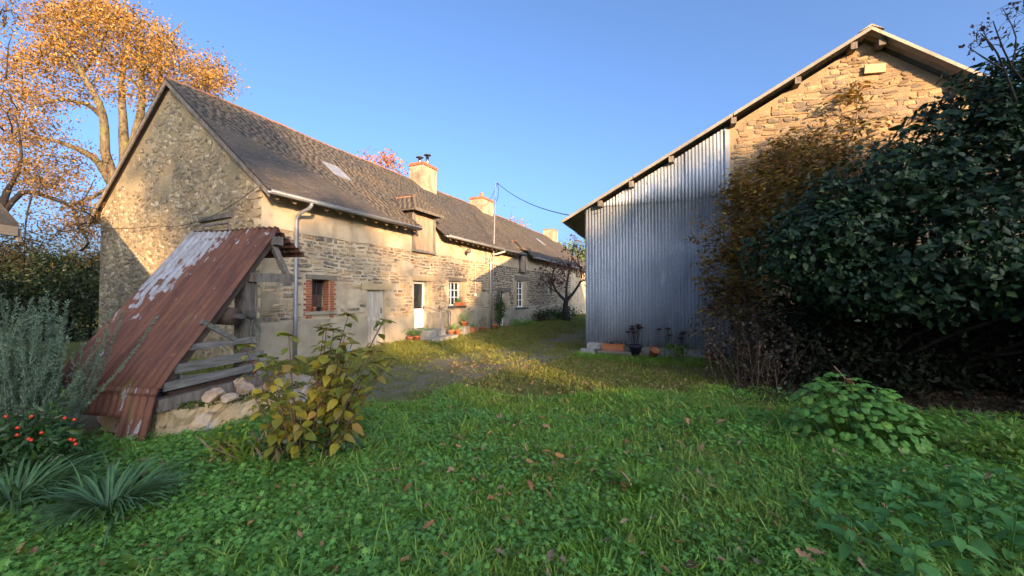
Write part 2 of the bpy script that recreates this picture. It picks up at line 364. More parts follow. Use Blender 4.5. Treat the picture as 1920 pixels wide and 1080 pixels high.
# rust with flaking galvanised remains (wear has its own shape, laid out in the roof's own coordinates)
def rustmat(name, extra):
    m = bpy.data.materials.new(name); m.use_nodes = True; nt = m.node_tree
    bs = nt.nodes['Principled BSDF']
    vec = nd(nt, 'ShaderNodeTexCoord').outputs['Object']
    n1 = noise_n(nt, vecscale(nt, vec, (0.6, 3, 0.6)), 2.2, 6, 0.65)
    col = ramp(nt, n1, [(0.28, (0.060,0.027,0.022)), (0.44, (0.110,0.045,0.030)), (0.56, (0.150,0.064,0.038)), (0.68, (0.125,0.054,0.040)), (0.8, (0.085,0.044,0.038))])
    f = noise_n(nt, vecscale(nt, vec, (1, 1, 1)), 9, 6, 0.7)
    col = mix(nt, ramp(nt, f, [(0.58, 0.0), (0.74, 0.7)]), col, (0.23, 0.10, 0.055))
    col = mix(nt, ramp(nt, noise_n(nt, vecscale(nt, vec, (.5, 14, .5)), 1.6, 4, .6), [(0.5, 0.0), (0.66, 0.6)]), col, (0.055, 0.03, 0.028))
    g = noise_n(nt, vecscale(nt, vec, (0.7, 2, 0.7)), 1.8, 4, 0.6)
    col = mix(nt, ramp(nt, g, [(0.60, 0.0), (0.70, 0.55)]), col, (0.13, 0.12, 0.04))
    sx = nd(nt, 'ShaderNodeSeparateXYZ'); nt.links.new(vec, sx.inputs[0])
    fl = noise_n(nt, vecscale(nt, vec, (3.4, 9, 2.2)), 2.2, 2, 0.4)
    # patches flake where the sheet was cut, lapped and nailed: by the ridge and by the lower lap
    zz = sx.outputs[2]; yy = sx.outputs[1]
    top = ramp(nt, zz, [(0.0, 0.0), (1.0, 0.0)])
    mt = nd(nt, 'ShaderNodeMapRange'); nt.links.new(zz, mt.inputs[0]); mt.inputs[1].default_value = 2.1; mt.inputs[2].default_value = 2.6; mt.inputs[3].default_value = 0; mt.inputs[4].default_value = 0.13
    ml = nd(nt, 'ShaderNodeMapRange'); nt.links.new(zz, ml.inputs[0]); ml.inputs[1].default_value = 1.0; ml.inputs[2].default_value = 0.5; ml.inputs[3].default_value = 0; ml.inputs[4].default_value = 0.13
    s = mathn(nt, 'ADD', fl, mathn(nt, 'ADD', mt.outputs[0], ml.outputs[0]))
    if extra:
        my = nd(nt, 'ShaderNodeMapRange'); nt.links.new(yy, my.inputs[0]); my.inputs[1].default_value = 0.85; my.inputs[2].default_value = 1.2; my.inputs[3].default_value = 0; my.inputs[4].default_value = 0.32
        mz = nd(nt, 'ShaderNodeMapRange'); nt.links.new(zz, mz.inputs[0]); mz.inputs[1].default_value = 1.2; mz.inputs[2].default_value = 2.0; mz.inputs[3].default_value = -0.25; mz.inputs[4].default_value = 0.12
        s = mathn(nt, 'ADD', s, mathn(nt, 'ADD', my.outputs[0], mz.outputs[0]))
    s = mathn(nt, 'ADD', s, mathn(nt, 'MULTIPLY', mathn(nt, 'SUBTRACT', noise_n(nt, vec, 30, 5, 0.7), 0.5), 0.16))
    fac = ramp(nt, s, [(0.735, 0.0), (0.775, 0.9)])
    gcol = ramp(nt, noise_n(nt, vecscale(nt, vec, (1, 4, 1)), 6, 5, 0.7), [(0.35, (0.19,0.17,0.17)), (0.6, (0.33,0.345,0.375))])
    col = mix(nt, fac, col, gcol)
    nt.links.new(col, bs.inputs['Base Color'])
    bs.inputs['Roughness'].default_value = 0.75
    bs.inputs['Specular IOR Level'].default_value = 0.3
    b = nd(nt, 'ShaderNodeBump'); b.inputs['Strength'].default_value = 0.3; b.inputs['Distance'].default_value = 0.01
    nt.links.new(noise_n(nt, vec, 40, 5), b.inputs['Height']); nt.links.new(b.outputs[0], bs.inputs['Normal'])
    return m
m_rust = rustmat('rusted_sheet', False)
m_rust2 = rustmat('half_rusted_sheet', True)

# ------------------------------------------------------------------ pieces laid over a surface
def unit_stones(n, mat, rough=0.16):
    """irregular stone faces, x and z in [-.5,.5], standing out along -y by up to 1"""
    out = []
    for k in range(n):
        m = 8; V = []; F = []
        base = [(-.5,-.42),(-.3,-.5),(.3,-.5),(.5,-.38),(.5,.36),(.28,.5),(-.32,.5),(-.5,.4)]
        ring = [(x + random.uniform(-rough, rough) * .6, z + random.uniform(-rough, rough)) for x, z in base]
        for x, z in ring: V.append((x, 0.3, z))
        for x, z in ring: V.append((x * .97, -.55 - random.uniform(0, .3), z * .92))
        for x, z in ring: V.append((x * .72, -.85 - random.uniform(-.1, .15), z * .62))
        V.append((0, -1, 0))
        for i in range(m):
            j = (i + 1) % m
            F.append((i, j, m + j, m + i)); F.append((m + i, m + j, 2*m + j, 2*m + i)); F.append((2*m + i, 2*m + j, 3*m))
        me = mesh_of('stone', V, F, mat)
        out.append(me)
    return out

def place_pieces(name, units, Ms, mat, parent, nmax=300, prio=None, stuff_name=None):
    """the first nmax (largest in view) as objects sharing mesh data, the rest as one joined part"""
    order = list(range(len(Ms)))
    if prio is not None: order.sort(key=lambda i: prio[i])
    for i in order[:nmax]:
        o = link(name, units[i % len(units)], parent)
        o.matrix_local = Matrix(Ms[i])
    rest = order[nmax:]
    if rest:
        VV = []; FF3 = []; FF4 = []; b = 0
        cache = {}
        Vs = []; Fs = []
        for u in units:
            v = np.empty(len(u.vertices) * 3, dtype=np.float32); u.vertices.foreach_get('co', v)
            cache[u.name] = (v.reshape(-1, 3), [tuple(p.vertices) for p in u.polygons])
        faces = []
        tri = all(len(f) == 4 for f in cache[units[0].name][1])
        for i in rest:
            v, f = cache[units[i % len(units)].name]
            M = np.array(Ms[i], dtype=np.float64)
            Vs.append(v @ M[:3, :3].T + M[:3, 3])
            for q in f:
                if len(q) == 4: faces.append((q[0]+b, q[1]+b, q[2]+b)); faces.append((q[0]+b, q[2]+b, q[3]+b))
                else: faces.append(tuple(x + b for x in q))
            b += len(v)
        o = obj(stuff_name or name + '_field', np.vstack(Vs), np.array(faces, dtype=np.int32), mat, parent)
        o['kind'] = 'stuff'

def courses(x0, x1, z0, z1, hr, wr, gap, inside):
    out = []
    z = z0
    while z < z1:
        h = random.uniform(*hr); x = x0 - random.uniform(0, wr[0])
        while x < x1:
            w = random.uniform(*wr) * (0.7 + 0.6 * random.random())
            if random.random() < 0.25 and h > 0.11:
                parts = [(z, h * .5), (z + h * .5, h * .5)]
            else: parts = [(z, h)]
            for zz, hh in parts:
                cx, cz = x + w / 2, zz + hh / 2 + random.uniform(-.012, .012)
                if inside(cx, cz, w, hh): out.append((cx, cz, w - gap * random.uniform(.6, 1.5), hh - gap * random.uniform(.5, 1.3)))
            x += w
        z += h
    return out

def Mfront(x, z, w, h, d, y=0.0, roll=0.0):       # a piece on a wall facing -y
    M = Matrix.Translation((x, y, z)) @ Matrix.Rotation(roll, 4, 'Y') @ Matrix.Diagonal((w, d, h, 1))
    return M
def Mside(y, z, w, h, d, x=0.0, roll=0.0):        # a piece on a wall facing -x
    return Matrix.Translation((x, y, z)) @ Matrix.Rotation(-math.pi/2, 4, 'Z') @ Matrix.Rotation(roll, 4, 'Y') @ Matrix.Diagonal((w, d, h, 1))

def wall_with_holes(x0, x1, z0, z1, holes, thick, ytop=None):
    """front face at y=0 with reveals running back to y=thick"""
    xs = sorted({x0, x1, *[h[0] for h in holes], *[h[1] for h in holes]})
    zs = sorted({z0, z1, *[h[2] for h in holes], *[h[3] for h in holes]})
    mb = MB()
    def hole(cx, cz): return any(h[0] < cx < h[1] and h[2] < cz < h[3] for h in holes)
    for i in range(len(xs) - 1):
        for j in range(len(zs) - 1):
            a, b, c, d = xs[i], xs[i+1], zs[j], zs[j+1]
            if not hole((a+b)/2, (c+d)/2): mb.add([(a,0,c),(b,0,c),(b,0,d),(a,0,d)], [(0,1,2,3)])
    for a, b, c, d in holes:
        mb.add([(a,0,c),(a,thick,c),(a,thick,d),(a,0,d)], [(0,1,2,3)])
        mb.add([(b,0,c),(b,thick,c),(b,thick,d),(b,0,d)], [(3,2,1,0)])
        mb.add([(a,0,c),(b,0,c),(b,thick,c),(a,thick,c)], [(0,1,2,3)])
        mb.add([(a,0,d),(b,0,d),(b,thick,d),(a,thick,d)], [(3,2,1,0)])
    mb.add([(x0,thick,z0),(x1,thick,z0),(x1,thick,z1),(x0,thick,z1)], [(3,2,1,0)])
    mb.add([(x0,0,z1),(x1,0,z1),(x1,thick,z1),(x0,thick,z1)], [(0,1,2,3)])
    mb.add([(x1,0,z0),(x1,thick,z0),(x1,thick,z1),(x1,0,z1)], [(0,1,2,3)])
    mb.add([(x0,0,z0),(x0,thick,z0),(x0,thick,z1),(x0,0,z1)], [(3,2,1,0)])
    return mb

def corrugated(f, u0, u1, v0, v1, period=0.085, amp=0.011, nv=2, per=6, thick=0.004):
    """f(u, v, h) -> xyz ; v0 and v1 may be functions of u"""
    nu = max(2, int(round((u1 - u0) / period * per)))
    V = []; F = []
    g0 = v0 if callable(v0) else (lambda u: v0)
    g1 = v1 if callable(v1) else (lambda u: v1)
    for side in (0, 1):
        for i in range(nu + 1):
            u = u0 + (u1 - u0) * i / nu
            h = amp * math.sin(2 * math.pi * u / period) - side * thick
            for j in range(nv + 1):
                v = g0(u) + (g1(u) - g0(u)) * j / nv
                V.append(f(u, v, h))
    n = (nu + 1) * (nv + 1); w = nv + 1
    for i in range(nu):
        for j in range(nv):
            a = i*w + j
            F.append((a, a+1, a+w+1, a+w)); F.append((n+a, n+a+w, n+a+w+1, n+a+1))
    for i in range(nu):
        for j in (0, nv):
            a = i*w + j; F.append((a, a+w, n+a+w, n+a))
    for j in range(nv):
        for i in (0, nu):
            a = i*w + j; F.append((a, a+1, n+a+1, n+a))
    return V, F

# ------------------------------------------------------------------ plants
def unit(v): return v / (np.linalg.norm(v, axis=-1, keepdims=True) + 1e-9)
def leaves(Pn, A, N, L, W, fold=0.18, droop=0.15):
    """folded pointed leaves: base points Pn, axes A, normals N"""
    n = len(Pn); A = unit(A); S = unit(np.cross(A, N)); N = unit(np.cross(S, A))
    L = np.broadcast_to(L, n)[:, None]; W = np.broadcast_to(W, n)[:, None]
    mid = Pn + A * L * .5
    tip = Pn + A * L - N * L * droop
    V = np.stack([Pn, mid - S * W * .5 + N * W * fold, mid, mid + S * W * .5 + N * W * fold, tip], 1).reshape(-1, 3)
    b = (np.arange(n) * 5)[:, None]
    F = np.concatenate([b + [0, 2, 1], b + [0, 3, 2], b + [1, 2, 4], b + [2, 3, 4]], 0)
    return V, F
def rnd_unit(n, rng=RNG): return unit(rng.normal(size=(n, 3)))

def leaf_mesh(name, mat, kind='ovate', n=5):
    """one larger leaf, 1 long along +y, lying in xy, drooping"""
    if kind == 'round':
        V = [(0, 0.0, 0)]; m = 12
        for k in range(m):
            t = -math.pi/2 + 0.35 + (2*math.pi - 0.7) * k / (m - 1)
            r = 0.5 * (1 + 0.06 * math.cos(5 * t))
            V.append((r * math.cos(t), 0.42 + r * math.sin(t), -0.10 + 0.05 * math.cos(3*t)))
        V[0] = (0, 0.12, 0.0); V.append((0, .42, 0.03))
        F = [(m+1, k, k + 1) for k in range(1, m)] + [(0, 1, m+1), (0, m+1, m)]
        return mesh_of(name, V, F, mat)
    prof = {'ovate': [(0,.02),(.15,.22),(.38,.34),(.65,.26),(.88,.10),(1,.0)],
            'lance': [(0,.02),(.2,.10),(.45,.15),(.7,.12),(.9,.05),(1,0)],
            'oblong': [(0,.03),(.15,.13),(.4,.21),(.65,.22),(.87,.13),(1,0)],
            'nettle': [(0,.05),(.05,.16),(.10,.22),(.16,.24),(.20,.285),(.27,.27),(.32,.30),(.39,.265),(.44,.285),(.52,.23),(.57,.245),(.66,.18),(.71,.19),(.81,.11),(.86,.11),(1,0)],
            'strap': [(0,.022),(.3,.026),(.6,.024),(.85,.016),(1,0)]}[kind]
    V = []; F = []
    for t, w in prof[:-1]:
        z = -0.16 * t * t
        V += [(-w, t, z + .25 * w), (0, t, z), (w, t, z + .25 * w)]
    V.append((0, 1, -0.17))
    for i in range(len(prof) - 2):
        a = 3 * i
        F += [(a, a+1, a+4, a+3), (a+1, a+2, a+5, a+4)]
    a = 3 * (len(prof) - 2); F += [(a, a+1, a+3), (a+1, a+2, a+3)]
    return mesh_of(name, V, F, mat, True)

def leaf_matrix(p, axis, normal, size, wide=1.0):
    a = Vector(axis).normalized(); n = Vector(normal)
    s = a.cross(n)
    if s.length < 1e-3: s = a.cross(Vector((1, 0, 0)))
    s.normalize(); n = s.cross(a)
    M = Matrix((( s.x*size*wide, a.x*size, n.x*size, p[0]), (s.y*size*wide, a.y*size, n.y*size, p[1]), (s.z*size*wide, a.z*size, n.z*size, p[2]), (0,0,0,1)))
    return M

def put_leaves(meshes, Ms, mat, parent, nmax, campos=None, name='leaf', origin=(0, 0, 0)):
    pr = None
    if len(Ms) > nmax:
        o = np.array(origin)
        pr = [float(np.linalg.norm(np.array(M.translation) + o - np.array((0, 0, EYE)))) for M in Ms]
    place_pieces(name, meshes, Ms, mat, parent, nmax, pr, 'foliage')

def connect(nodes, targets, mb, rad0=0.03, wob=0.1, rng=RNG, radmin=0.006, n=4):
    """grow twigs from the nearest existing node to every target, nearest first"""
    nodes = [np.array(p, float) for p in nodes]
    root = nodes[0]
    T = sorted(targets, key=lambda t: min(np.linalg.norm(t - q) for q in nodes[:40]))
    arr = np.array(nodes)
    for t in T:
        d = np.linalg.norm(arr - t, axis=1) + 0.15 * np.maximum(0, np.linalg.norm(arr - root, axis=1) - np.linalg.norm(t - root))
        a = arr[int(np.argmin(d))]
        L = np.linalg.norm(t - a)
        if L < 1e-3: continue
        k = 4; pts = []
        for i in range(k + 1):
            f = i / k
            pts.append(a * (1 - f) + t * f + rng.normal(size=3) * wob * L * math.sin(math.pi * f) * .5 + np.array((0, 0, 0.10 * L * math.sin(math.pi * f))))
        r0 = min(rad0, max(radmin, 0.02 * L + radmin))
        mb.tube(pts, [r0 + (radmin * .5 - r0) * i / k for i in range(k + 1)], n, cap=False)
        arr = np.vstack([arr, np.array(pts[1:])])
    return arr

def limb(mb, pts, r0, r1, n=8, sub=3, wob=0.03, rng=RNG):
    """a tapering limb through the given points, smoothed; returns the nodes along it"""
    pts = [np.array(p, float) for p in pts]
    Q = []
    for i in range(len(pts) - 1):
        p0 = pts[max(i-1, 0)]; p1 = pts[i]; p2 = pts[i+1]; p3 = pts[min(i+2, len(pts)-1)]
        for k in range(sub):
            t = k / sub
            Q.append(0.5 * ((2*p1) + (-p0+p2)*t + (2*p0-5*p1+4*p2-p3)*t*t + (-p0+3*p1-3*p2+p3)*t**3))
    Q.append(pts[-1])
    Q = [q + rng.normal(size=3) * wob * (r0 if i else 0) for i, q in enumerate(Q)]
    m = len(Q)
    mb.tube(Q, [r0 + (r1 - r0) * (i / (m - 1)) ** 0.8 for i in range(m)], n)
    return Q

def foliage(clusters, per, spread, L, W, up=0.3, rng=RNG, flat=1.0, droop=0.15, axis_out=None):
    C = np.asarray(clusters)
    n = len(C) * per
    c = np.repeat(C, per, 0)
    off = rng.normal(size=(n, 3)) * spread * np.array((1, 1, flat))
    Pn = c + off
    A = rnd_unit(n, rng)
    if axis_out is not None: A = A * .8 + np.array(axis_out)
    N = rnd_unit(n, rng) + np.array((0, 0, up))
    Ls = L * rng.uniform(.6, 1.25, n)
    return leaves(Pn, A, N, Ls, Ls * W, droop=droop)

def make_tree(name, label, cat, base, limbs, clusters, per, spread, L, W, mleaf, mbark=None, twig=0.02, group=None, wob=0.14, flat=0.8, up=0.3):
    base = np.array(base, float)
    e = empty(name, base, 0, label, cat, group)
    tb = MB(); nodes = []
    for pts, r0, r1 in limbs:
        nodes += limb(tb, [np.array(p) - base for p in pts], r0, r1)
    tb.build('trunk', mbark or m_bark, e, True)
    cl = [np.array(c) - base for c in clusters]
    if cl:
        tw = MB(); connect(nodes, cl, tw, rad0=twig * 2.2, radmin=twig * .5, wob=wob)
        t = tw.build('twigs', mbark or m_twig, e, True); t['kind'] = 'stuff'
        V, F = foliage(cl, per, spread, L, W, up, flat=flat)
        c = obj('crown', V, F, mleaf, e); c['kind'] = 'stuff'
    return e

def ellipsoid_pts(n, c, r, shell=0.0, rng=RNG):
    u = rnd_unit(n, rng); k = rng.uniform(shell, 1, n) ** (1/3 if shell == 0 else 1)
    return np.array(c) + u * k[:, None] * np.array(r)

# instancing for what nobody could count (grass and the like)
def scatter(name, label, cat, sources, pts, scl, mat_, tilt=0.25, zoff=0.0, rng=RNG):
    srcc = bpy.data.collections.new(name + '_source')
    for i, (V, F) in enumerate(sources):
        srcc.objects.link(bpy.data.objects.new(name + '_piece', mesh_of(name + '_piece', V, F, mat_)))
    n = len(pts)
    me = bpy.data.meshes.new(name); me.vertices.add(n); me.vertices.foreach_set('co', np.asarray(pts, dtype=np.float32).ravel())
    a = me.attributes.new('rot', 'FLOAT_VECTOR', 'POINT')
    rot = np.stack([rng.normal(size=n) * tilt, rng.normal(size=n) * tilt, rng.uniform(0, 6.283, n)], 1).astype(np.float32)
    a.data.foreach_set('vector', rot.ravel())
    a = me.attributes.new('scl', 'FLOAT', 'POINT'); a.data.foreach_set('value', np.asarray(scl, dtype=np.float32))
    a = me.attributes.new('idx', 'INT', 'POINT'); a.data.foreach_set('value', rng.integers(0, len(sources), n).astype(np.int32))
    me.materials.append(mat_)
    o = link(name, me)
    g = bpy.data.node_groups.new(name + '_scatter', 'GeometryNodeTree')
    g.interface.new_socket('Geometry', in_out='INPUT', socket_type='NodeSocketGeometry')
    g.interface.new_socket('Geometry', in_out='OUTPUT', socket_type='NodeSocketGeometry')
    gi = g.nodes.new('NodeGroupInput'); go = g.nodes.new('NodeGroupOutput')
    ci = g.nodes.new('GeometryNodeCollectionInfo'); ci.inputs['Collection'].default_value = srcc
    ci.inputs['Separate Children'].default_value = True; ci.inputs['Reset Children'].default_value = True
    ip = g.nodes.new('GeometryNodeInstanceOnPoints'); ip.inputs['Pick Instance'].default_value = True
    def na(nm, t):
        q = g.nodes.new('GeometryNodeInputNamedAttribute'); q.data_type = t; q.inputs['Name'].default_value = nm; return q.outputs[0]
    g.links.new(gi.outputs[0], ip.inputs['Points']); g.links.new(ci.outputs[0], ip.inputs['Instance'])
    g.links.new(na('idx', 'INT'), ip.inputs['Instance Index'])
    e2r = g.nodes.new('FunctionNodeEulerToRotation'); g.links.new(na('rot', 'FLOAT_VECTOR'), e2r.inputs[0])
    g.links.new(e2r.outputs[0], ip.inputs['Rotation']); g.links.new(na('scl', 'FLOAT'), ip.inputs['Scale'])
    g.links.new(ip.outputs[0], go.inputs[0])
    md = o.modifiers.new('scatter', 'NODES'); md.node_group = g
    tag(o, label, cat, kind='stuff')
    return o

# ================================================================== GROUND
TRACK = [np.array(p) for p in ((-9.0, 3.9), (-5.4, 6.0), (-2.4, 7.6), (-0.6, 9.6), (1.2, 12.2), (2.8, 15.0), (5.0, 19.5), (8.5, 27.0))]
def track_dist(x, y):
    d = np.full(np.shape(x), 99.0)
    for a, b in zip(TRACK[:-1], TRACK[1:]):
        ab = b - a; L2 = ab @ ab
        t = np.clip(((x - a[0]) * ab[0] + (y - a[1]) * ab[1]) / L2, 0, 1)
        d = np.minimum(d, np.hypot(x - a[0] - t * ab[0], y - a[1] - t * ab[1]))
    return d
def grid_axis(lo, hi, step, far):
    mid = list(np.arange(lo, hi, step)); k = step; a = lo; left = []
    while a > -far: k *= 1.35; a -= k; left.append(a)
    k = step; b = mid[-1]; right = []
    while b < far: k *= 1.35; b += k; right.append(b)
    return np.array(left[::-1] + mid + right)
gx = grid_axis(-11, 11, 0.2, 900); gy = grid_axis(-3, 32, 0.2, 900)
X, Y = np.meshgrid(gx, gy)
near = np.exp(-((np.hypot(X, Y - 8) / 30) ** 4))
Z = gh(X, Y) * near
Z += 0.03 * RNG.normal(size=X.shape) * near * 0.25
# field rising behind the left trees
Z += np.clip((Y - 20) / 60, 0, 1) * np.clip((-X - 16) / 30, 0, 1) * 4.0
nx, ny = len(gx), len(gy)
GV = np.stack([X, Y, Z], -1).reshape(-1, 3)
ii = np.arange((nx) * (ny)).reshape(ny, nx)
GF = np.stack([ii[:-1, :-1], ii[:-1, 1:], ii[1:, 1:], ii[1:, :-1]], -1).reshape(-1, 4)
m_ground = bpy.data.materials.new('yard_ground'); m_ground.use_nodes = True
nt = m_ground.node_tree; bs = nt.nodes['Principled BSDF']
vec = nd(nt, 'ShaderNodeNewGeometry').outputs['Position']
c0 = ramp(nt, noise_n(nt, vec, 1.1, 6, 0.65), [(0.3, (0.085,0.12,0.024)), (0.5, (0.145,0.15,0.034)), (0.62, (0.19,0.16,0.048)), (0.75, (0.17,0.12,0.065))])
c0 = mix(nt, ramp(nt, noise_n(nt, vec, 16, 5, 0.7), [(0.52, 0.0), (0.68, 0.7)]), c0, (0.05, 0.035, 0.022))
gr = ramp(nt, noise_n(nt, vec, 28, 6, 0.75), [(0.35, (0.12,0.105,0.07)), (0.55, (0.22,0.195,0.14)), (0.72, (0.36,0.33,0.27))])
at = nd(nt, 'ShaderNodeAttribute'); at.attribute_name = 'track'
tf = mathn(nt, 'ADD', at.outputs['Fac'], mathn(nt, 'MULTIPLY', mathn(nt, 'SUBTRACT', noise_n(nt, vec, 2.2, 6, 0.7), 0.5), 1.6))
col = mix(nt, ramp(nt, tf, [(0.46, 0.0), (0.95, 0.85)]), c0, gr)
col = mix(nt, ramp(nt, noise_n(nt, vec, 5, 6, 0.7), [(0.5, 0.0), (0.62, 0.75)]), col, c0)
nt.links.new(col, bs.inputs['Base Color']); bs.inputs['Roughness'].default_value = 0.95; bs.inputs['Specular IOR Level'].default_value = 0.15
bn = nd(nt, 'ShaderNodeBump'); bn.inputs['Strength'].default_value = 0.9; bn.inputs['Distance'].default_value = 0.04
nt.links.new(noise_n(nt, vec, 18, 8, 0.75), bn.inputs['Height']); nt.links.new(bn.outputs[0], bs.inputs['Normal'])
ground = obj('ground', GV, GF, m_ground, smooth=True); ground['kind'] = 'structure'
td = track_dist(GV[:, 0], GV[:, 1])
rut = np.exp(-((td - 0.8) / 0.5) ** 2) * 0.75 + np.exp(-(td / 2.1) ** 2) * 0.62
at = ground.data.attributes.new('track', 'FLOAT', 'POINT'); at.data.foreach_set('value', rut.astype(np.float32))

# ================================================================== FARMHOUSE
HA = math.atan(335 / 740)
HO = (-5.8805, 9.2)
HROT = math.pi / 2 - HA
HLEN = 34.0; HD = 7.8
house = empty('stone_farmhouse', (HO[0], HO[1], 0), HROT, 'long old stone farmhouse with slate roof and two chimneys', 'house')
HM = Matrix.Translation((HO[0], HO[1], 0)) @ Matrix.Rotation(HROT, 4, 'Z')
def HL(t, y, z): return HM @ Vector((t, y, z))
def hdist(M):
    return (HM @ M.translation - Vector((0, 0, EYE))).length

HOLES = [(1.38,1.95,1.20,2.06), (3.34,4.13,0.0,1.82), (5.62,6.43,0.40,2.18), (7.91,8.88,1.20,2.25), (12.69,13.30,0.0,1.84),
         (14.93,15.97,0.95,2.52), (20.58,22.15,1.84,2.77), (5.45,6.78,3.27,4.25), (15.17,16.06,3.05,4.25)]
fw = wall_with_holes(0.0, HLEN, -0.3, 4.25, HOLES, 0.5).build('front_wall', m_mortar, house)
# plaster band under the eaves, laid as its own sheet above the stone
def band(x0, x1, z0, z1, d, m, name, parent, holes, edge=0.0):
    mb = MB(); hs = [h for h in holes if h[1] > x0 and h[0] < x1 and h[3] > z0 and h[2] < z1]
    hs = [(max(h[0], x0), min(h[1], x1), max(h[2], z0), min(h[3], z1)) for h in hs]
    xs = sorted({x0, x1, *[h[0] for h in hs], *[h[1] for h in hs], *np.arange(x0 + .25, x1, .25)})
    zs = sorted({z0, z1, *[h[2] for h in hs], *[h[3] for h in hs]})
    for i in range(len(xs) - 1):
        for j in range(len(zs) - 1):
            a, b, c, e = xs[i], xs[i+1], zs[j], zs[j+1]
            if any(h[0] < (a+b)/2 < h[1] and h[2] < (c+e)/2 < h[3] for h in hs): continue
            o0 = edge * math.sin(a * 3.1) * math.sin(a * 1.3 + 1) if j == 0 else 0
            o1 = edge * math.sin(b * 3.1) * math.sin(b * 1.3 + 1) if j == 0 else 0
            q0 = edge * math.sin(a * 2.3) if (j == len(zs) - 2 and edge < 0) else 0
            mb.add([(a,-d,c+o0),(b,-d,c+o1),(b,-d,e),(a,-d,e)], [(0,1,2,3)])
            if j == 0: mb.add([(a,-d,c+o0),(b,-d,c+o1),(b,0.02,c+o1),(a,0.02,c+o0)], [(3,2,1,0)])
            if j == len(zs) - 2: mb.add([(a,-d,e),(b,-d,e),(b,0.02,e),(a,0.02,e)], [(0,1,2,3)])
    for a, b, c, e in hs:
        for x in (a, b):
            mb.add([(x,-d,c),(x,0.03,c),(x,0.03,e),(x,-d,e)], [(0,1,2,3)])
    mb.add([(x0,-d,z0),(x0,0.03,z0),(x0,0.03,z1),(x0,-d,z1)], [(3,2,1,0)])
    return mb.build(name, m, parent)
band(0.0, 15.17, 3.23, 4.24, 0.030, m_plaster, 'plaster_band', house, HOLES, 0.02)
band(16.06, HLEN, 3.23, 4.24, 0.030, m_plaster, 'plaster_band', house, HOLES, 0.02)
band(0.0, HLEN, -0.2, 0.98, 0.032, m_plinth, 'plinth', house, HOLES + [(1.98,3.30,0.88,1.0),(4.2,5.5,0.90,1.0)], 0.0)
# thin limewashed area round the two doors
LIME = [(4.2, 5.55, 0.98, 1.75), (6.5, 7.8, 0.98, 2.3), (9.4, 12.0, 2.3, 3.2)]
BRICKJ = [(1.14,1.38,1.0,2.06), (1.95,2.16,1.0,2.06)]
LINTELS = [(1.20,2.17,2.06,2.19), (3.1,4.45,1.82,2.02), (5.50,6.76,2.18,2.36), (7.87,9.30,2.25,2.41), (12.44,14.04,1.84,2.08), (14.6,16.6,2.52,2.82)]
QUOIN = [(8.88,9.25,1.20,2.25), (13.30,13.75,0.0,1.84), (14.55,14.93,0.98,2.52), (15.97,16.35,0.98,2.52), (4.13,4.40,0.98,1.82), (6.43,6.72,0.98,2.18)]
SILLS = [(1.15,2.15,0.98,1.20), (7.82,9.2,1.04,1.20), (14.6,16.6,0.8,0.95)]
def front_ok(x, z, w, h):
    for a, b, c, e in HOLES + BRICKJ + LINTELS + QUOIN + SILLS:
        if x + w*.42 > a and x - w*.42 < b and z + h*.42 > c and z - h*.42 < e: return False
    if x - w/2 < 0.02: return False
    return True
st = courses(0.05, 26.0, 1.0, 3.22, (0.075, 0.19), (0.16, 0.46), 0.035, front_ok)
U1 = unit_stones(10, m_stone); U2 = unit_stones(8, m_stone_dark)
Ms = []; Ms2 = []; 
for x, z, w, h in st:
    n = math.sin(x * 1.1 + 2) * math.sin(z * 2.3 + x * .4)
    depth = random.uniform(0.006, 0.032)
    if x < 11.5 and n > 0.72: continue
    (Ms if x < 11.6 else Ms2).append(Mfront(x, z + .035 * math.sin(x * 1.7 + z * 2.5) + random.uniform(-.012, .012), w * random.uniform(.8, 1), h * random.uniform(.75, 1.05), depth, 0.0, random.gauss(0, .06)))
place_pieces('stone', U1, Ms, m_stone, fw, 260, [hdist(M) for M in Ms], 'stonework')
place_pieces('schist_stone', U2, Ms2, m_stone_dark, fw, 40, [hdist(M) for M in Ms2], 'schist_stonework')
# brick jambs of the small window
bu = [mesh_of('brick', MB().box(-.5, .5, -1, .3, -.5, .5).V, MB().box(-.5, .5, -1, .3, -.5, .5).F, m_brick)]
Ms = []
for (a, b, c, e) in BRICKJ:
    z = c + 0.02; k = 0
    while z < e - .04:
        ww = (b - a) * (1.0 if k % 2 else 0.68); 
        x = (b - ww/2) if a < 1.5 else (a + ww/2)
        Ms.append(Mfront(x, z + .03, ww - .012, 0.055, 0.03)); z += 0.068; k += 1
place_pieces('brick', bu, Ms, m_brick, fw, 300)
Ms = []
z = 1.22
while z < 2.03:                                # far reveal, brick too
    Ms.append(Matrix.Translation((1.95, 0.12, z + .03)) @ Matrix.Rotation(-math.pi/2, 4, 'Z') @ Matrix.Diagonal((0.21, 0.02, 0.055, 1)))
    z += .068
place_pieces('reveal_brick', bu, Ms, m_brick, fw, 300)
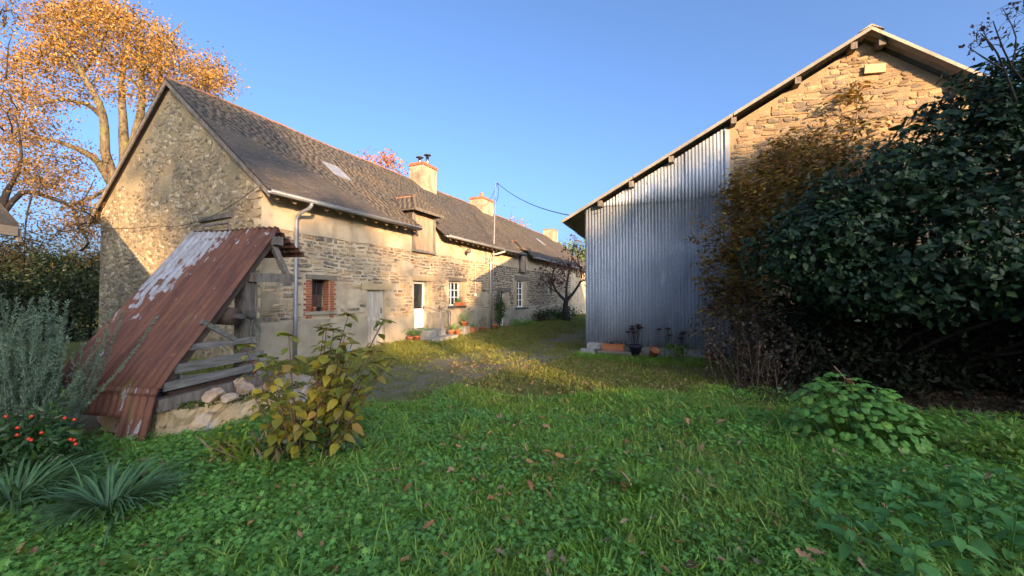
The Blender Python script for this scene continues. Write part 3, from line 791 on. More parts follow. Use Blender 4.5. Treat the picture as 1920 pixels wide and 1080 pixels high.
# quoins of pale dressed stone
qu = []
for k in range(4):
    mb = MB(); q = lambda: random.uniform(-.02, .02)
    V = [(-.5+q(), .3, -.5+q()),(.5+q(), .3, -.5+q()),(.5+q(), .3, .5+q()),(-.5+q(), .3, .5+q()),(-.46, -1, -.44+q()),(.46, -1, -.44+q()),(.46, -1, .44+q()),(-.46, -1, .44+q())]
    mb.add(V, [(0,3,2,1),(4,5,6,7),(0,1,5,4),(1,2,6,5),(2,3,7,6),(3,0,4,7)])
    qu.append(mesh_of('quoin', mb.V, mb.F, m_lintel_lt))
Ms = []
for (a, b, c, e) in QUOIN:
    z = c; k = 0
    while z < e - .1:
        h = min(random.uniform(.2, .34), e - z); ww = (b - a) * (1.0 if k % 2 else .72)
        x = a + ww/2 if any(abs(a - hh[1]) < .02 for hh in HOLES) else b - ww/2
        Ms.append(Mfront(x, z + h/2, ww - .012, h - .016, 0.028)); z += h; k += 1
place_pieces('quoin', qu, Ms, m_lintel_lt, fw, 300)
# lintels
for i, (a, b, c, e) in enumerate(LINTELS):
    mb = MB(); mb.beam((a, 0.16, (c+e)/2), (b, 0.16, (c+e)/2 + random.uniform(-.01, .01)), 0.40, e - c - .006, jit=0.008)
    mb.build('lintel', [m_lintel, m_lintel_lt, m_lintel_lt, m_lintel, m_lintel, m_lintel][i], house)
for i, (a, b, c, e) in enumerate(SILLS):
    MB().beam((a, 0.10, e - .045), (b, 0.10, e - .045), 0.34, 0.085, jit=0.005).build('sill', [m_plinth, m_sill, m_sill][i], house)

# ---- doors and windows
def framed(name, a, b, c, e, y, cols, rows, matf=m_white, fr=0.06, bar=0.03, panel=0.0):
    r = MB().box(a, b, y, y + .05, c, c + fr)
    r.box(a, b, y, y + .05, e - fr, e); r.box(a, a + fr, y, y + .05, c + fr, e - fr); r.box(b - fr, b, y, y + .05, c + fr, e - fr)
    o = r.build(name, matf, house)
    z0 = c + fr + panel
    if panel:
        MB().box(a + fr, b - fr, y + .008, y + .04, c + fr, z0 - .04).build('panel', matf, o)
        MB().box(a + fr, b - fr, y - .004, y + .045, z0 - .04, z0 + .02).build('rail', matf, o); z0 += .02
    w = (b - a - 2 * fr) / cols; h = (e - fr - z0) / rows
    for i in range(1, cols):
        x = a + fr + i * w; ww = bar * (1.8 if (cols == 3 and i == 1) or cols == 2 else 1)
        MB().box(x - ww/2, x + ww/2, y - .006, y + .046, z0, e - fr).build('mullion', matf, o)
    for j in range(1, rows):
        z = z0 + j * h
        for i in range(cols):
            MB().box(a + fr + i*w + bar*.9, a + fr + (i+1)*w - bar*.9, y + .002, y + .044, z - bar/2, z + bar/2).build('glazing_bar', matf, o)
    for i in range(cols):
        for j in range(rows):
            MB().box(a + fr + i*w, a + fr + (i+1)*w, y + .022, y + .028, z0 + j*h, z0 + (j+1)*h).build('pane', m_glass, o)
    return o
# small dark window: pale upper pane with bars, dark board below
wd = MB().box(1.38, 1.95, .30, .34, 1.20, 1.62).build('window_board', m_darkwood, house)
framed('window', 1.38, 1.95, 1.62, 2.06, .28, 3, 1, m_darkwood, .03, .02)
for k in range(3): MB().box(1.40 + .19*k, 1.54 + .19*k, .285, .30, 1.21, 1.61).build('board', m_darkwood, wd)
# plank door
pd = MB().box(3.34, 4.13, .13, .16, 0.02, 1.82).build('plank_door', m_door, house)
for k in range(6):
    a = 3.35 + k * .13
    MB().box(a, a + .122, .09 + random.uniform(0, .006), .13, 0.03 + random.uniform(0, .05), 1.80).build('plank', m_door, pd)
MB().box(3.36, 4.11, .075, .09, 0.84, 0.93).build('ledge', m_door, pd)
MB().box(4.03, 4.06, .06, .09, 1.05, 1.22).build('latch', m_metal_dk, pd)
# white half-glazed door with curtain
wdr = framed('white_door', 5.62, 6.43, .42, 2.17, .16, 1, 1, m_white, .09, .03, 0.62)
MB().box(5.72, 6.02, .19, .20, 1.15, 2.07).build('curtain', m_curtain, wdr)
MB().box(6.355, 6.37, .10, .16, 1.12, 1.26).build('handle', m_metal_dk, wdr)
# kitchen window
framed('window', 7.91, 8.88, 1.21, 2.24, .14, 3, 3)
# narrow white glazed door behind the climbing rose
framed('glazed_door', 12.69, 13.30, 0.03, 1.83, .10, 2, 3, m_white, .07, .03, 0.30)
# tall window
framed('tall_window', 14.93, 15.97, .96, 2.51, .10, 2, 4, m_white, .09, .03)
# far dark opening, its inner darkness given by an added dark panel
MB().box(20.58, 22.15, .3, .34, 1.84, 2.77).build('dark_opening_panel', m_darkwood, house)
MB().box(20.54, 20.60, -.02, .1, 1.80, 2.80).build('window_frame', m_white, house)

# ---- roof
SL = 0.816; Z0 = 4.42; RY = 3.9; RZ = Z0 + SL * RY
EY = -0.48
def roof_z(y): return Z0 + SL * y
DORM = [(5.30, 6.95, 1.6), (15.0, 16.25, 1.0), (27.6, 28.9, 1.0)]
roof = MB().prism([(RY, RZ), (2*RY - EY, roof_z(EY)), (2*RY - EY, roof_z(EY) - .10), (RY, RZ - .13)], 'x', -0.14, HLEN + .1).build('roof', m_deck, house)
edges = [-0.14] + [v for d in DORM for v in (d[0] + .05, d[1] - .05)] + [HLEN + .1]
for i in range(len(edges) - 1):
    ys_ = EY if i % 2 == 0 else DORM[i // 2][2] * .55 - .02
    MB().prism([(ys_, roof_z(ys_)), (RY, RZ), (RY, RZ - .13), (ys_, roof_z(ys_) - .10)], 'x', edges[i], edges[i+1]).build('roof_boarding', m_deck, roof)
ang = math.atan(SL); slope_len = (RY - EY) / math.cos(ang)
su = []
for k in range(6):
    q = lambda: random.uniform(-.03, .03)
    mb = MB(); V = [(-.5, 0, 0),(.5, 0, 0),(.5+q()*.4, 1, .1),(-.5+q()*.4, 1, .1),(-.5, 0+q(), 1),(.5, 0+q(), 1),(.5, 1, .45),(-.5, 1, .45)]
    mb.add(V, [(0,3,2,1),(4,5,6,7),(0,1,5,4),(1,2,6,5),(2,3,7,6),(3,0,4,7)])
    su.append(mesh_of('slate', mb.V, mb.F, m_slate))
Ms = []
rows = int(slope_len / 0.125)
for r in range(rows):
    v = r * 0.125
    y = EY - .03 + v * math.cos(ang); z = roof_z(EY - .03) + v * math.sin(ang)
    y_row, z_row = y, z
    x = -0.16 - (0.11 if r % 2 else 0)
    while x < HLEN + .05:
        w = random.uniform(.16, .30); jv = random.uniform(-.014, .014); y = y_row + jv * math.cos(ang); z = z_row + jv * math.sin(ang)
        if x + w > -0.16 and not any(a + .05 < x < b - .25 and y < yy * .55 for a, b, yy in DORM):
            sag = 0.014 * math.sin(x * .8) + random.uniform(-.003, .004)
            x0 = max(x, -0.18)
            M = Matrix.Translation(((x0 + x + w)/2, y, z + sag + .026)) @ Matrix.Rotation(ang - .03 + random.uniform(-.02, .02), 4, 'X') @ Matrix.Rotation(random.uniform(-.02, .02), 4, 'Z') @ Matrix.Diagonal((x + w - x0 - .006, 0.20, 0.009, 1))
            Ms.append(M)
        x += w
place_pieces('slate', su, Ms, m_slate, roof, 300, [hdist(M) for M in Ms], 'slating')
# ridge tiles
mb = MB(); n = 7
V = []; F = []
for x in (0, 1):
    for rr in (1.0, .82):
        for k in range(n):
            t = math.pi * k / (n - 1); V.append((x, math.cos(t) * rr * (1.0 + .08 * (1 - x)), math.sin(t) * rr * (.75 + .05 * (1 - x))))
def vi(x, s, k): return (x * 2 + s) * n + k
for k in range(n - 1):
    F.append((vi(0,0,k), vi(1,0,k), vi(1,0,k+1), vi(0,0,k+1))); F.append((vi(0,1,k), vi(0,1,k+1), vi(1,1,k+1), vi(1,1,k)))
    F.append((vi(0,0,k), vi(0,0,k+1), vi(0,1,k+1), vi(0,1,k)))
ru = [mesh_of('ridge_tile', V, F, m_ridge)]
Ms = []; x = -0.15
while x < HLEN:
    Ms.append(Matrix.Translation((x, RY, RZ - .05 + 0.02 * math.sin(x * .9) + random.uniform(-.01, .012))) @ Matrix.Rotation(random.uniform(-.03, .03), 4, 'Z') @ Matrix.Diagonal((0.40, 0.115, 0.11, 1))); x += 0.385
place_pieces('ridge_tile', ru, Ms, m_ridge, roof, 300)
# skylights
def skylight(x0, x1, y0, y1, n):
    def p(x, y, h): return (x, y - h * math.sin(ang), roof_z(y) + h * math.cos(ang))
    mb = MB(); 
    for a, b, c, e in ((x0, x1, y0, y0+.05), (x0, x1, y1-.05, y1), (x0, x0+.05, y0, y1), (x1-.05, x1, y0, y1)):
        V = [p(a,c,0),p(b,c,0),p(b,e,0),p(a,e,0),p(a,c,.06),p(b,c,.06),p(b,e,.06),p(a,e,.06)]
        mb.add(V, [(0,3,2,1),(4,5,6,7),(0,1,5,4),(1,2,6,5),(2,3,7,6),(3,0,4,7)])
    o = mb.build('skylight', m_zinc, roof)
    for k in range(n):
        a = x0 + .05 + (x1 - x0 - .1) * k / n; b = x0 + .05 + (x1 - x0 - .1) * (k + 1) / n - .02
        obj('skylight_pane', [p(a, y0+.05, .045), p(b, y0+.05, .045), p(b, y1-.05, .045), p(a, y1-.05, .045)], [(0,1,2,3)], MATS['skylight_glass'], roof)
mat('skylight_glass', [(0.20,0.22,0.235),(0.30,0.315,0.325)], 4, 0.15, 0, spec=0.6)
skylight(3.30, 3.95, 1.30, 2.05, 3); skylight(24.0, 24.6, 1.6, 2.3, 1)
# rafter tails and wall plate
x = 0.12; k = 0
while x < HLEN:
    if not any(a - .05 < x < b + .05 for a, b, _ in DORM[:2]):
        mb = MB(); z = roof_z(EY) - .10
        mb.beam((x, .05, roof_z(.05) - .16), (x, EY + .05, roof_z(EY + .05) - .17), .085, .11, jit=.004)
        mb.build('rafter_tail', m_loft, house)
    x += .46 + random.uniform(-.02, .02)
# verge boards on the near gable
for sgn in (-1, 1):
    y1 = EY if sgn < 0 else 2*RY - EY
    MB().beam((-.13, y1, roof_z(EY) - .05), (-.13, RY - sgn * .0, RZ - .06), .035, .17, up=(1, 0, 0)).build('verge_board', m_oldwood, house) if False else None
    mb = MB(); a = np.array((-.15, y1, roof_z(EY) - .16)); b = np.array((-.15, RY, RZ - .19)); dz = np.array((0, 0, .12)); dx = np.array((.035, 0, 0))
    mb.add([a, b, b+dz, a+dz, a+dx, b+dx, b+dx+dz, a+dx+dz], [(0,1,2,3),(7,6,5,4),(0,4,5,1),(1,5,6,2),(2,6,7,3),(3,7,4,0)])
    mb.build('verge_board', m_oldwood, house)
# gutters
def gutter(x0, x1):
    n = 8; V = []; F = []
    zc = roof_z(EY) - .035; yc = EY - .085
    for x in (x0, x1):
        for rr in (.078, .066):
            for k in range(n + 1):
                t = math.pi + math.pi * k / n; V.append((x, yc + rr * math.cos(t), zc + rr * math.sin(t)))
    def q(x, s, k): return (x * 2 + s) * (n + 1) + k
    for k in range(n):
        F += [(q(0,0,k), q(0,0,k+1), q(1,0,k+1), q(1,0,k)), (q(0,1,k), q(1,1,k), q(1,1,k+1), q(0,1,k+1))]
        F += [(q(0,0,k), q(0,1,k), q(0,1,k+1), q(0,0,k+1)), (q(1,0,k), q(1,0,k+1), q(1,1,k+1), q(1,1,k))]
    for s in (0, n): F.append((q(0,0,s), q(1,0,s), q(1,1,s), q(0,1,s)))
    o = obj('gutter', V, F, m_zinc, house, True)
    MB().tube([(x0, yc - .075, zc + .003), (x1, yc - .075, zc + .003)], .014, 6).build('gutter_bead', m_zinc, o)
gutter(-.18, 5.28); gutter(6.97, 14.98); gutter(16.28, HLEN)
def pipe(pts, r, m, name, parent): return MB().tube(pts, r, 10).build(name, m, parent, True)
gz = roof_z(EY) - .10; gy_ = EY - .085
dp = pipe([(.90, gy_, gz), (.90, gy_, gz - .06), (.88, gy_ + .05, gz - .13), (.85, -.22, gz - .24), (.84, -.13, gz - .32), (.84, -.11, gz - .42), (.84, -.11, 1.2), (.84, -.11, 0.02)], .045, m_zinc, 'downpipe', house)
for z in (3.3, 2.2, 1.1): MB().tube([(.84, -.11, z), (.84, -.11, z + .04)], .056, 10).build('pipe_collar', m_zinc, dp)
dp = pipe([(12.2, gy_, gz + .02), (12.1, gy_ + .02, gz - .06), (11.75, -.2, gz - .2), (11.5, -.12, gz - .3), (11.45, -.11, gz - .45), (11.45, -.11, 0.3)], .042, m_palepipe, 'downpipe', house)
# ---- gable wall (facing -x)
gv = [(0, -0.3), (HD, -0.3), (HD, 4.25), (RY, RZ - .16), (0, 4.25)]
gab = MB()
nS = 1
gab.prism([(p[0], p[1]) for p in gv], 'x', 0.0, 0.5)
gw = gab.build('gable_wall', m_gable, house)
def gab_ok(y, z, w, h):
    if y < .12 or y > HD - .1: return False
    top = roof_z(min(y, 2*RY - y)) - .45
    if z > top: return False
    if 1.05 < y < 2.35 and 2.95 < z < 3.75: return False
    n = math.sin(y * 1.7 + .5) * math.sin(z * 1.3 + y * .6) + .35 * math.sin(y * 4.1 + z * 3.3)
    return n < (0.42 if z > 4.4 else 1.2) and random.random() < (.62 if z > 4.2 else .9)
UG = unit_stones(10, m_gstone, .22)
Ms = []
zz = .15
while zz < 7.3:
    yy = .05 + random.uniform(0, .12)
    while yy < HD:
        w = random.uniform(.06, .20) * random.choice((1, 1, 1.3)); h = random.uniform(.05, .12)
        y_, z_ = yy + w/2, zz + random.uniform(-.05, .05)
        if gab_ok(y_, z_, w, h): Ms.append(Mside(y_, z_, w, h, random.uniform(.006, .028), 0.0, random.uniform(-.5, .5)))
        yy += w + random.uniform(.0, .05)
    zz += random.uniform(.075, .11)
place_pieces('stone', UG, Ms, m_gstone, gw, 300, [hdist(M) + (2 if M.translation.z < 2.6 else 0) for M in Ms], 'rubble_stonework')
# blocked opening with timber lintel
MB().beam((-.02, 1.05, 3.60), (-.02, 2.35, 3.56), .12, .13, jit=.012).build('timber_lintel', m_oldwood, gw)
MB().beam((-.01, 1.2, 3.44), (-.01, 2.25, 3.42), .08, .07, jit=.012).build('timber_lintel', m_oldwood, gw)
for y in (1.15, 2.2): MB().beam((0.0, y, 2.95), (0.0, y, 3.38), .10, .08, up=(0,1,0), jit=.008).build('timber_jamb', m_oldwood, gw)
Ms = [Mside(y, z, w, h, .03) for y, z, w, h in courses(1.25, 2.1, 2.95, 3.36, (.10, .14), (.2, .4), .03, lambda *a: True)]
place_pieces('infill_stone', UG, Ms, m_gstone, gw, 60)
for a, b in (((0.5, HD - .25, 0.1), (0.5, HD - .05, 4.2)),): pass
MB().box(.5, HLEN, HD - .5, HD, -.3, 4.2).build('rear_wall', m_mortar, house)
MB().prism([(p[0], p[1]) for p in gv], 'x', HLEN - .5, HLEN - .02).build('far_gable_wall', m_mortar, house)
# corner stones of the near gable
Ms = []; z = 0.05; k = 0
while z < 4.1:
    h = random.uniform(.16, .3); w = .42 if k % 2 else .26
    Ms.append(Mside(w/2 - .02, z + h/2, w - .02, h - .02, .035)); z += h; k += 1
place_pieces('corner_stone', UG, Ms, m_gstone, gw, 60)
# ---- dormers
def dormer(x0, x1, zs, ze, rise, back, hatch_z0, mt):
    xm = (x0 + x1) / 2
    d = MB().box(x0 - .02, x0 + .06, -.05, back, ze - .9, ze).box(x1 - .06, x1 + .02, -.05, back, ze - .9, ze).build('dormer', m_deck, house)
    MB().beam((x0 + .05, -.08, hatch_z0), (x0 + .05, -.08, ze), .10, .09, up=(1,0,0)).build('jamb', m_oldwood, d)
    MB().beam((x1 - .05, -.08, hatch_z0), (x1 - .05, -.08, ze), .10, .09, up=(1,0,0)).build('jamb', m_oldwood, d)
    n = 6; w = (x1 - x0 - .2) / n
    for k in range(n):
        a = x0 + .1 + k * w
        MB().box(a + .004, a + w - .004, -.075 + random.uniform(0, .006), -.035, hatch_z0, ze - .10).build('hatch_board', mt, d)
    MB().beam((x0, -.08, hatch_z0 - .05), (x1, -.08, hatch_z0 - .05), .14, .09).build('hatch_sill', m_oldwood, d)
    ov = .20; zt = ze + rise; yf = -.05 - ov - .10; hip = .75
    A = (x0 - ov, yf, ze - .06); B = (x1 + ov, yf, ze - .06); Cc = (x1 + ov, back + .6, ze - .06); D = (x0 - ov, back + .6, ze - .06)
    E_ = (xm, yf + hip, zt); Fp = (xm, back + 1.0, zt)
    mb = MB(); th = np.array((0, 0, -.06))
    V = [A, B, Cc, D, E_, Fp]
    V = [np.array(v) for v in V]; V += [v + th for v in V]
    mb.add(V, [(0,1,4),(1,2,5,4),(3,0,4,5),(6,10,7),(7,10,11,8),(9,11,10,6),(0,6,7,1),(1,7,8,2),(3,9,6,0),(2,8,11,5),(5,11,9,3)])
    rf = mb.build('dormer_roof', m_slate, d)
    Ms = []
    # slates on the three dormer slopes
    def fill(p0, p1, q0, q1):
        p0, p1, q0, q1 = map(np.array, (p0, p1, q0, q1))
        H_ = np.linalg.norm((q0 + q1) / 2 - (p0 + p1) / 2); rows = max(3, int(H_ / .11))
        upv = unit((q0 + q1) / 2 - (p0 + p1) / 2); al = unit(p1 - p0); nn = unit(np.cross(al, upv))
        upv = np.cross(nn, al)
        for r in range(rows):
            f = r / rows; a = p0 + (q0 - p0) * f; b = p1 + (q1 - p1) * f; L = np.linalg.norm(b - a); m_ = max(1, int(L / .2))
            for i in range(m_):
                c = a + (b - a) * ((i + .5) / m_)
                M = np.eye(4); M[:3, 0] = al * (L / m_ - .006); M[:3, 1] = upv * .17; M[:3, 2] = nn * .02; M[:3, 3] = c + nn * .004
                Ms.append(Matrix(M))
    fill(A, B, np.array(E_) - (.05, 0, 0), np.array(E_) + (.05, 0, 0)); fill(B, Cc, E_, Fp); fill(D, A, Fp, E_)
    place_pieces('slate', su, Ms, m_slate, d, 0, None, 'slating')
    y = yf + hip - .1
    while y < back + .9:
        o = link('ridge_tile', ru[0], d); o.matrix_local = Matrix.Translation((xm, y, zt - .05)) @ Matrix.Rotation(math.pi/2, 4, 'Z') @ Matrix.Diagonal((.36, .11, .11, 1)); y += .34
    MB().beam((x0 - ov, yf - .012, ze - .10), (x1 + ov, yf - .012, ze - .10), .025, .10).build('fascia', m_oldwood, d)
dormer(5.45, 6.78, 3.3, 4.80, .62, 1.0, 3.32, m_loft)
dormer(15.17, 16.06, 3.1, 4.45, .5, .6, 3.12, m_loft)
dormer(27.7, 28.8, 3.3, 4.45, .5, .6, 3.4, m_loft)
# ---- chimneys
def chimney(x0, x1, y0, y1, z0, z1, capc, flues, pot=False):
    c = MB().box(x0, x1, y0, y1, z0, z1).build('chimney', m_chimney, house)
    zz = z1
    for k in range(2 if capc is m_brick else 1):
        mb = MB(); o = .05 if k == 0 else .02
        L = max(3, int((x1 - x0) / .22)); 
        for i in range(L):
            a = x0 - o + (x1 - x0 + 2*o) * i / L; b = x0 - o + (x1 - x0 + 2*o) * (i + 1) / L - .008
            for ya, yb in ((y0 - o, (y0 + y1)/2 - .004), ((y0 + y1)/2 + .004, y1 + o)):
                MB().box(a, b, ya, yb, zz, zz + .075).build('cap_brick', capc, c)
        zz += .08
    for fx, fy, h in flues:
        f = MB().lathe((fx, fy, zz), [(.085, 0), (.085, h)], 12).build('flue', m_steel, c, True)
        MB().lathe((fx, fy, zz + h + .09), [(.20, 0), (.19, .02), (.05, .08), (.01, .09)], 12).build('cowl', m_metal_dk, c)
        for q in (0, 2.09, 4.18): MB().tube([(fx + .08*math.cos(q), fy + .08*math.sin(q), zz + h - .02), (fx + .15*math.cos(q), fy + .15*math.sin(q), zz + h + .10)], .008, 4).build('cowl_strut', m_metal_dk, c)
    if pot: MB().lathe(((x0+x1)/2, (y0+y1)/2, zz), [(.15, 0), (.12, .1), (.11, .38), (.13, .42)], 12).build('chimney_pot', m_terra, c)
chimney(10.35, 11.55, 3.2, 4.05, 6.6, 8.34, m_brick, [(10.6, 3.6, .22), (11.25, 3.6, .55)])
chimney(16.9, 18.4, 3.3, 4.3, 6.8, 8.10, m_brick, [], True)
chimney(31.4, 33.0, 3.3, 4.3, 6.8, 8.3, m_bstone, [])
# ---- wall lamp, meter box
wl = MB().tube([(8.55, -.03, 3.78), (8.65, -.10, 3.80), (8.85, -.24, 3.76), (8.95, -.30, 3.68)], .014, 6).build('wall_lamp', m_metal_dk, house)
MB().lathe((8.97, -.31, 3.50), [(.02, .2), (.10, .15), (.11, .05), (.05, 0)], 10).build('lamp_shade', m_metal_dk, wl)
MB().box(9.95, 10.06, -.10, -.03, 1.62, 1.74).build('junction_box', m_white, house)
MB().tube([(10.0, -.06, 3.6), (10.0, -.06, 1.7)], .012, 5).build('conduit', m_palepipe, house)
# ---- doorstep and handrails
step = empty('concrete_doorstep', HL(6.1, -.5, 0), HROT, 'grey concrete steps below the white half glazed door', 'steps')
MB().box(-.55, .85, -.55, .45, -.1, .15).build('lower_step', m_conc, step); MB().box(-.5, .6, -.15, .45, .15, .38).build('upper_step', m_conc, step)
rl = empty('steel_handrail', HL(6.0, -.9, 0), HROT, 'grey steel handrail post standing before the white door', 'handrail')
MB().tube([(0, 0, 0), (0, 0, 1.05)], .022, 8).build('post', m_mast, rl); MB().tube([(0, 0, 1.04), (-.02, .45, 1.17), (-.03, .85, 1.24)], .018, 8).build('rail', m_mast, rl)
rl = empty('bent_handrail', HL(7.2, -.45, 0), HROT, 'bent dark handrail fixed right of the white door', 'handrail')
MB().tube([(-.1, .42, 1.15), (-.08, .2, 1.12), (0, 0, .95), (0, 0, .15)], .018, 8).build('rail', m_metal_dk, rl)
MB().tube([(.28, .25, 1.02), (.28, .1, 1.0), (.28, .1, .05)], .018, 8).build('rail', m_metal_dk, rl)

# ================================================================== BARN
BO = (2.07, 11.0); BROT = math.atan2(-.353, .9355)
barn = empty('tall_barn', (BO[0], BO[1], 0), BROT, 'tall barn with stone gable and grey corrugated metal lean-to', 'barn')
BM = Matrix.Translation((BO[0], BO[1], 0)) @ Matrix.Rotation(BROT, 4, 'Z')
def BL(x, y, z): return BM @ Vector((x, y, z))
BS = 0.548; BZ = 3.99; BX = 6.28; BRZ = BZ + BS * BX; BRS = 0.80; BEND = 9.5
def bz(x): return BZ + BS * x if x <= BX else BRZ - BRS * (x - BX)
# lean-to: base stones, sheets, corner post
xs = [0.0, 0.86, 1.72, 2.58, 3.5]
for i in range(4):
    a, b = xs[i] - .02, xs[i+1] + .02
    o = .014 * (i % 2)
    V, F = corrugated(lambda u, v, h, o=o: (u, -.03 - h - o, v), a, b, 0.30, 4.14, .082, .016, 3)
    obj('wall_sheet', V, F, m_galv, barn, True)
    V, F = corrugated(lambda u, v, h, o=o: (u, -.055 - h - o, v), a, b, 4.07, lambda u: max(bz(u) - .10, 4.075), .082, .016, 2)
    obj('upper_wall_sheet', V, F, m_galv, barn, True)
for i in range(70):
    x = random.choice([.3, .75, 1.2, 1.65, 2.1, 2.55, 3.0, 3.35]) + random.uniform(-.02, .02)
    z = random.choice([4.25, 4.6, 4.95, 5.2, .5, 1.4, 2.3, 3.2, 3.9])
    if z < bz(x) - .2: MB().lathe((0, 0, 0), [(.018, 0), (.014, .006)], 6); MB().beam((x, -.092, z), (x, -.075, z), .026, .026).build('nail_cap', m_zinc, barn)
MB().box(3.46, 3.56, -.10, -.005, .2, 5.72).build('corner_post', m_zinc, barn)
MB().box(0.0, .05, 0.0, 6.0, .2, 3.95).build('lean_to_side_wall', m_galv, barn)
MB().box(0.02, 3.45, .05, .35, -.2, .29).build('lean_to_footing', m_conc, barn)
for x in (0.05, 1.1, 2.2): MB().box(x, x + .09, .02, .10, .28, bz(x) - .25).build('lean_to_post', m_darkwood, barn)
# stone gable
def zt(x): return bz(x) - .12
poly = [(3.5, -.3), (BEND, -.3), (BEND, zt(BEND)), (BX, zt(BX)), (3.5, zt(3.5))]
bw = MB().prism([(p[0], p[1]) for p in poly], 'y', 0.0, .5).build('stone_gable_wall', m_bmortar, barn)
UB = unit_stones(10, m_bstone)
def barn_ok(x, z, w, h):
    if x - w/2 < 3.5 or x + w/2 > BEND: return False
    if 4.0 < x < 4.14 and 5.5 < z < 5.66: return False
    return z + h/2 < zt(x - w/2) - .02 and z + h/2 < zt(x + w/2) - .02
stones = courses(3.5, BEND, 0.1, 7.4, (0.05, 0.13), (0.10, 0.34), 0.014, barn_ok)
Ms = [Mfront(x, z + .03*math.sin(x*2.3), w, h, random.uniform(.004, .03), 0, random.gauss(0, .09)) for x, z, w, h in stones if random.random() < .93]
pr = [(-M.translation.z + .25 * abs(M.translation.x - 5.5)) for M in Ms]
place_pieces('stone', UB, Ms, m_bstone, bw, 300, pr, 'stonework')
lk = MB().beam((6.25, -.055, 6.68), (6.62, -.055, 6.65), .05, .2, jit=.01).build('pale_block', m_lintel_lt, bw)
# roof sheets along both slopes, in strips running from ridge to eave
def roof_sheet(x0, x1, y0, y1, left):
    def f(u, v, h):
        return (v, u, bz(v) + h + .03)
    V, F = corrugated(lambda u, v, h: f(u, v, h), y0, y1, x0, x1, .15, .022, 1, 6, .008)
    return V, F
BDEP = 12.0
y = -.32; i = 0
while y < BDEP:
    for (a, b) in ((-.62, 1.4), (1.3, 3.9), (3.8, BX + .02), (BX - .02, 8.2), (8.1, BEND + .5)):
        y1 = min(y + 1.05, BDEP)
        V, F = roof_sheet(a, b, y, y1, True)
        V = [(p[0], p[1], p[2] + .01 * (i % 2) + (.012 if a > 1 and a < 3 else 0)) for p in V]
        obj('roof_sheet', V, F, m_fibro, barn, True)
    y += 1.02; i += 1
def sloped(xa, xb, y0, y1, dz0, dz1, m, name):
    V = [(xa, y0, bz(xa) + dz0), (xb, y0, bz(xb) + dz0), (xb, y0, bz(xb) + dz1), (xa, y0, bz(xa) + dz1), (xa, y1, bz(xa) + dz0), (xb, y1, bz(xb) + dz0), (xb, y1, bz(xb) + dz1), (xa, y1, bz(xa) + dz1)]
    return obj(name, V, [(0,1,2,3),(7,6,5,4),(0,4,5,1),(1,5,6,2),(2,6,7,3),(3,7,4,0)], m, barn)
for a, b in ((-.62, 1.28), (1.30, 3.6), (3.62, BX)): sloped(a, b, -.345, -.325, -.02, .06, m_verge, 'verge_flashing')
sloped(BX, BEND + .5, -.345, -.325, -.02, .06, m_fibro, 'verge_flashing')
MB().prism([(BX - .22, BRZ - .03), (BX, BRZ + .10), (BX + .22, BRZ - .06), (BX, BRZ + .06)], 'y', -.36, BDEP).build('ridge_capping', m_fibro, barn)
for x in (.42, 1.24, 2.22, 3.63, 4.95, 6.0, 6.5, 7.9, 9.0):
    MB().box(x - .06, x + .06, -.26, 1.0, bz(x) - .18, bz(x) - .03).build('purlin', m_oldwood, barn)
MB().box(3.5, 4.0, BDEP - .5, BDEP, -.3, 5.5).build('rear_pier', m_bmortar, barn)
MB().box(3.5, 4.0, .5, BDEP - .5, -.3, 5.55).build('left_stone_wall', m_bmortar, barn)
MB().box(BEND - .5, BEND, .5, BDEP, -.3, 4.9).build('right_stone_wall', m_bmortar, barn)

# ================================================================== WELL
WO = (-3.85, 4.26); WROT = R(78.0)
WM = Matrix.Translation((WO[0], WO[1], 0)) @ Matrix.Rotation(WROT, 4, 'Z')
well = empty('covered_well', (WO[0], WO[1], 0), WROT, 'old well under a steep rusty corrugated roof on timber posts', 'well')
TR = 1.63; ZR = 2.61
KU = 1.239; KL = 4.3; ZB = .59
def wz(t): return ZB + (KU * t if t >= 0 else KL * t)
def wf(u, v, h):
    f = min(1, max(0, (v + .06) / .12)); k = KL + (KU - KL) * f
    n_ = np.array((-k, 0, 1)) / math.hypot(k, 1)
    sag = -.02 * math.sin(math.pi * np.clip(v / 1.6, 0, 1)) + .008 * math.sin(u * 5)
    p = np.array((v, u, wz(v))) + n_ * (h + sag); return tuple(p)
def sheet(name, u0, u1, v0, v1, m, lift=0.0):
    V, F = corrugated(lambda u, v, h: wf(u, v, h + lift), u0, u1, v0, v1, .10, .015, 8, 8, .004)
    return obj(name, V, F, m, well, True)
sheet('roof_sheet', -.03, .80, -.015, TR + .02, m_rust, .008)
sheet('roof_sheet', .78, 1.56, -.01, TR + .01, m_rust2)
sheet('lower_roof_sheet', -.03, .36, -.136, .02, m_rust, -.004)
sheet('lower_roof_sheet', .37, 1.22, -.068, .02, m_rust, -.008)
# short far slope
k2 = 0.62
def wf2(u, v, h):
    return (v, u, ZR - .01 - k2 * (v - TR) + h)
V, F = corrugated(lambda u, v, h: (v, u, ZR - .01 - k2 * (v - TR) + h), -.05, 1.5, TR - .01, TR + .55, .10, .015, 3, 8, .004)
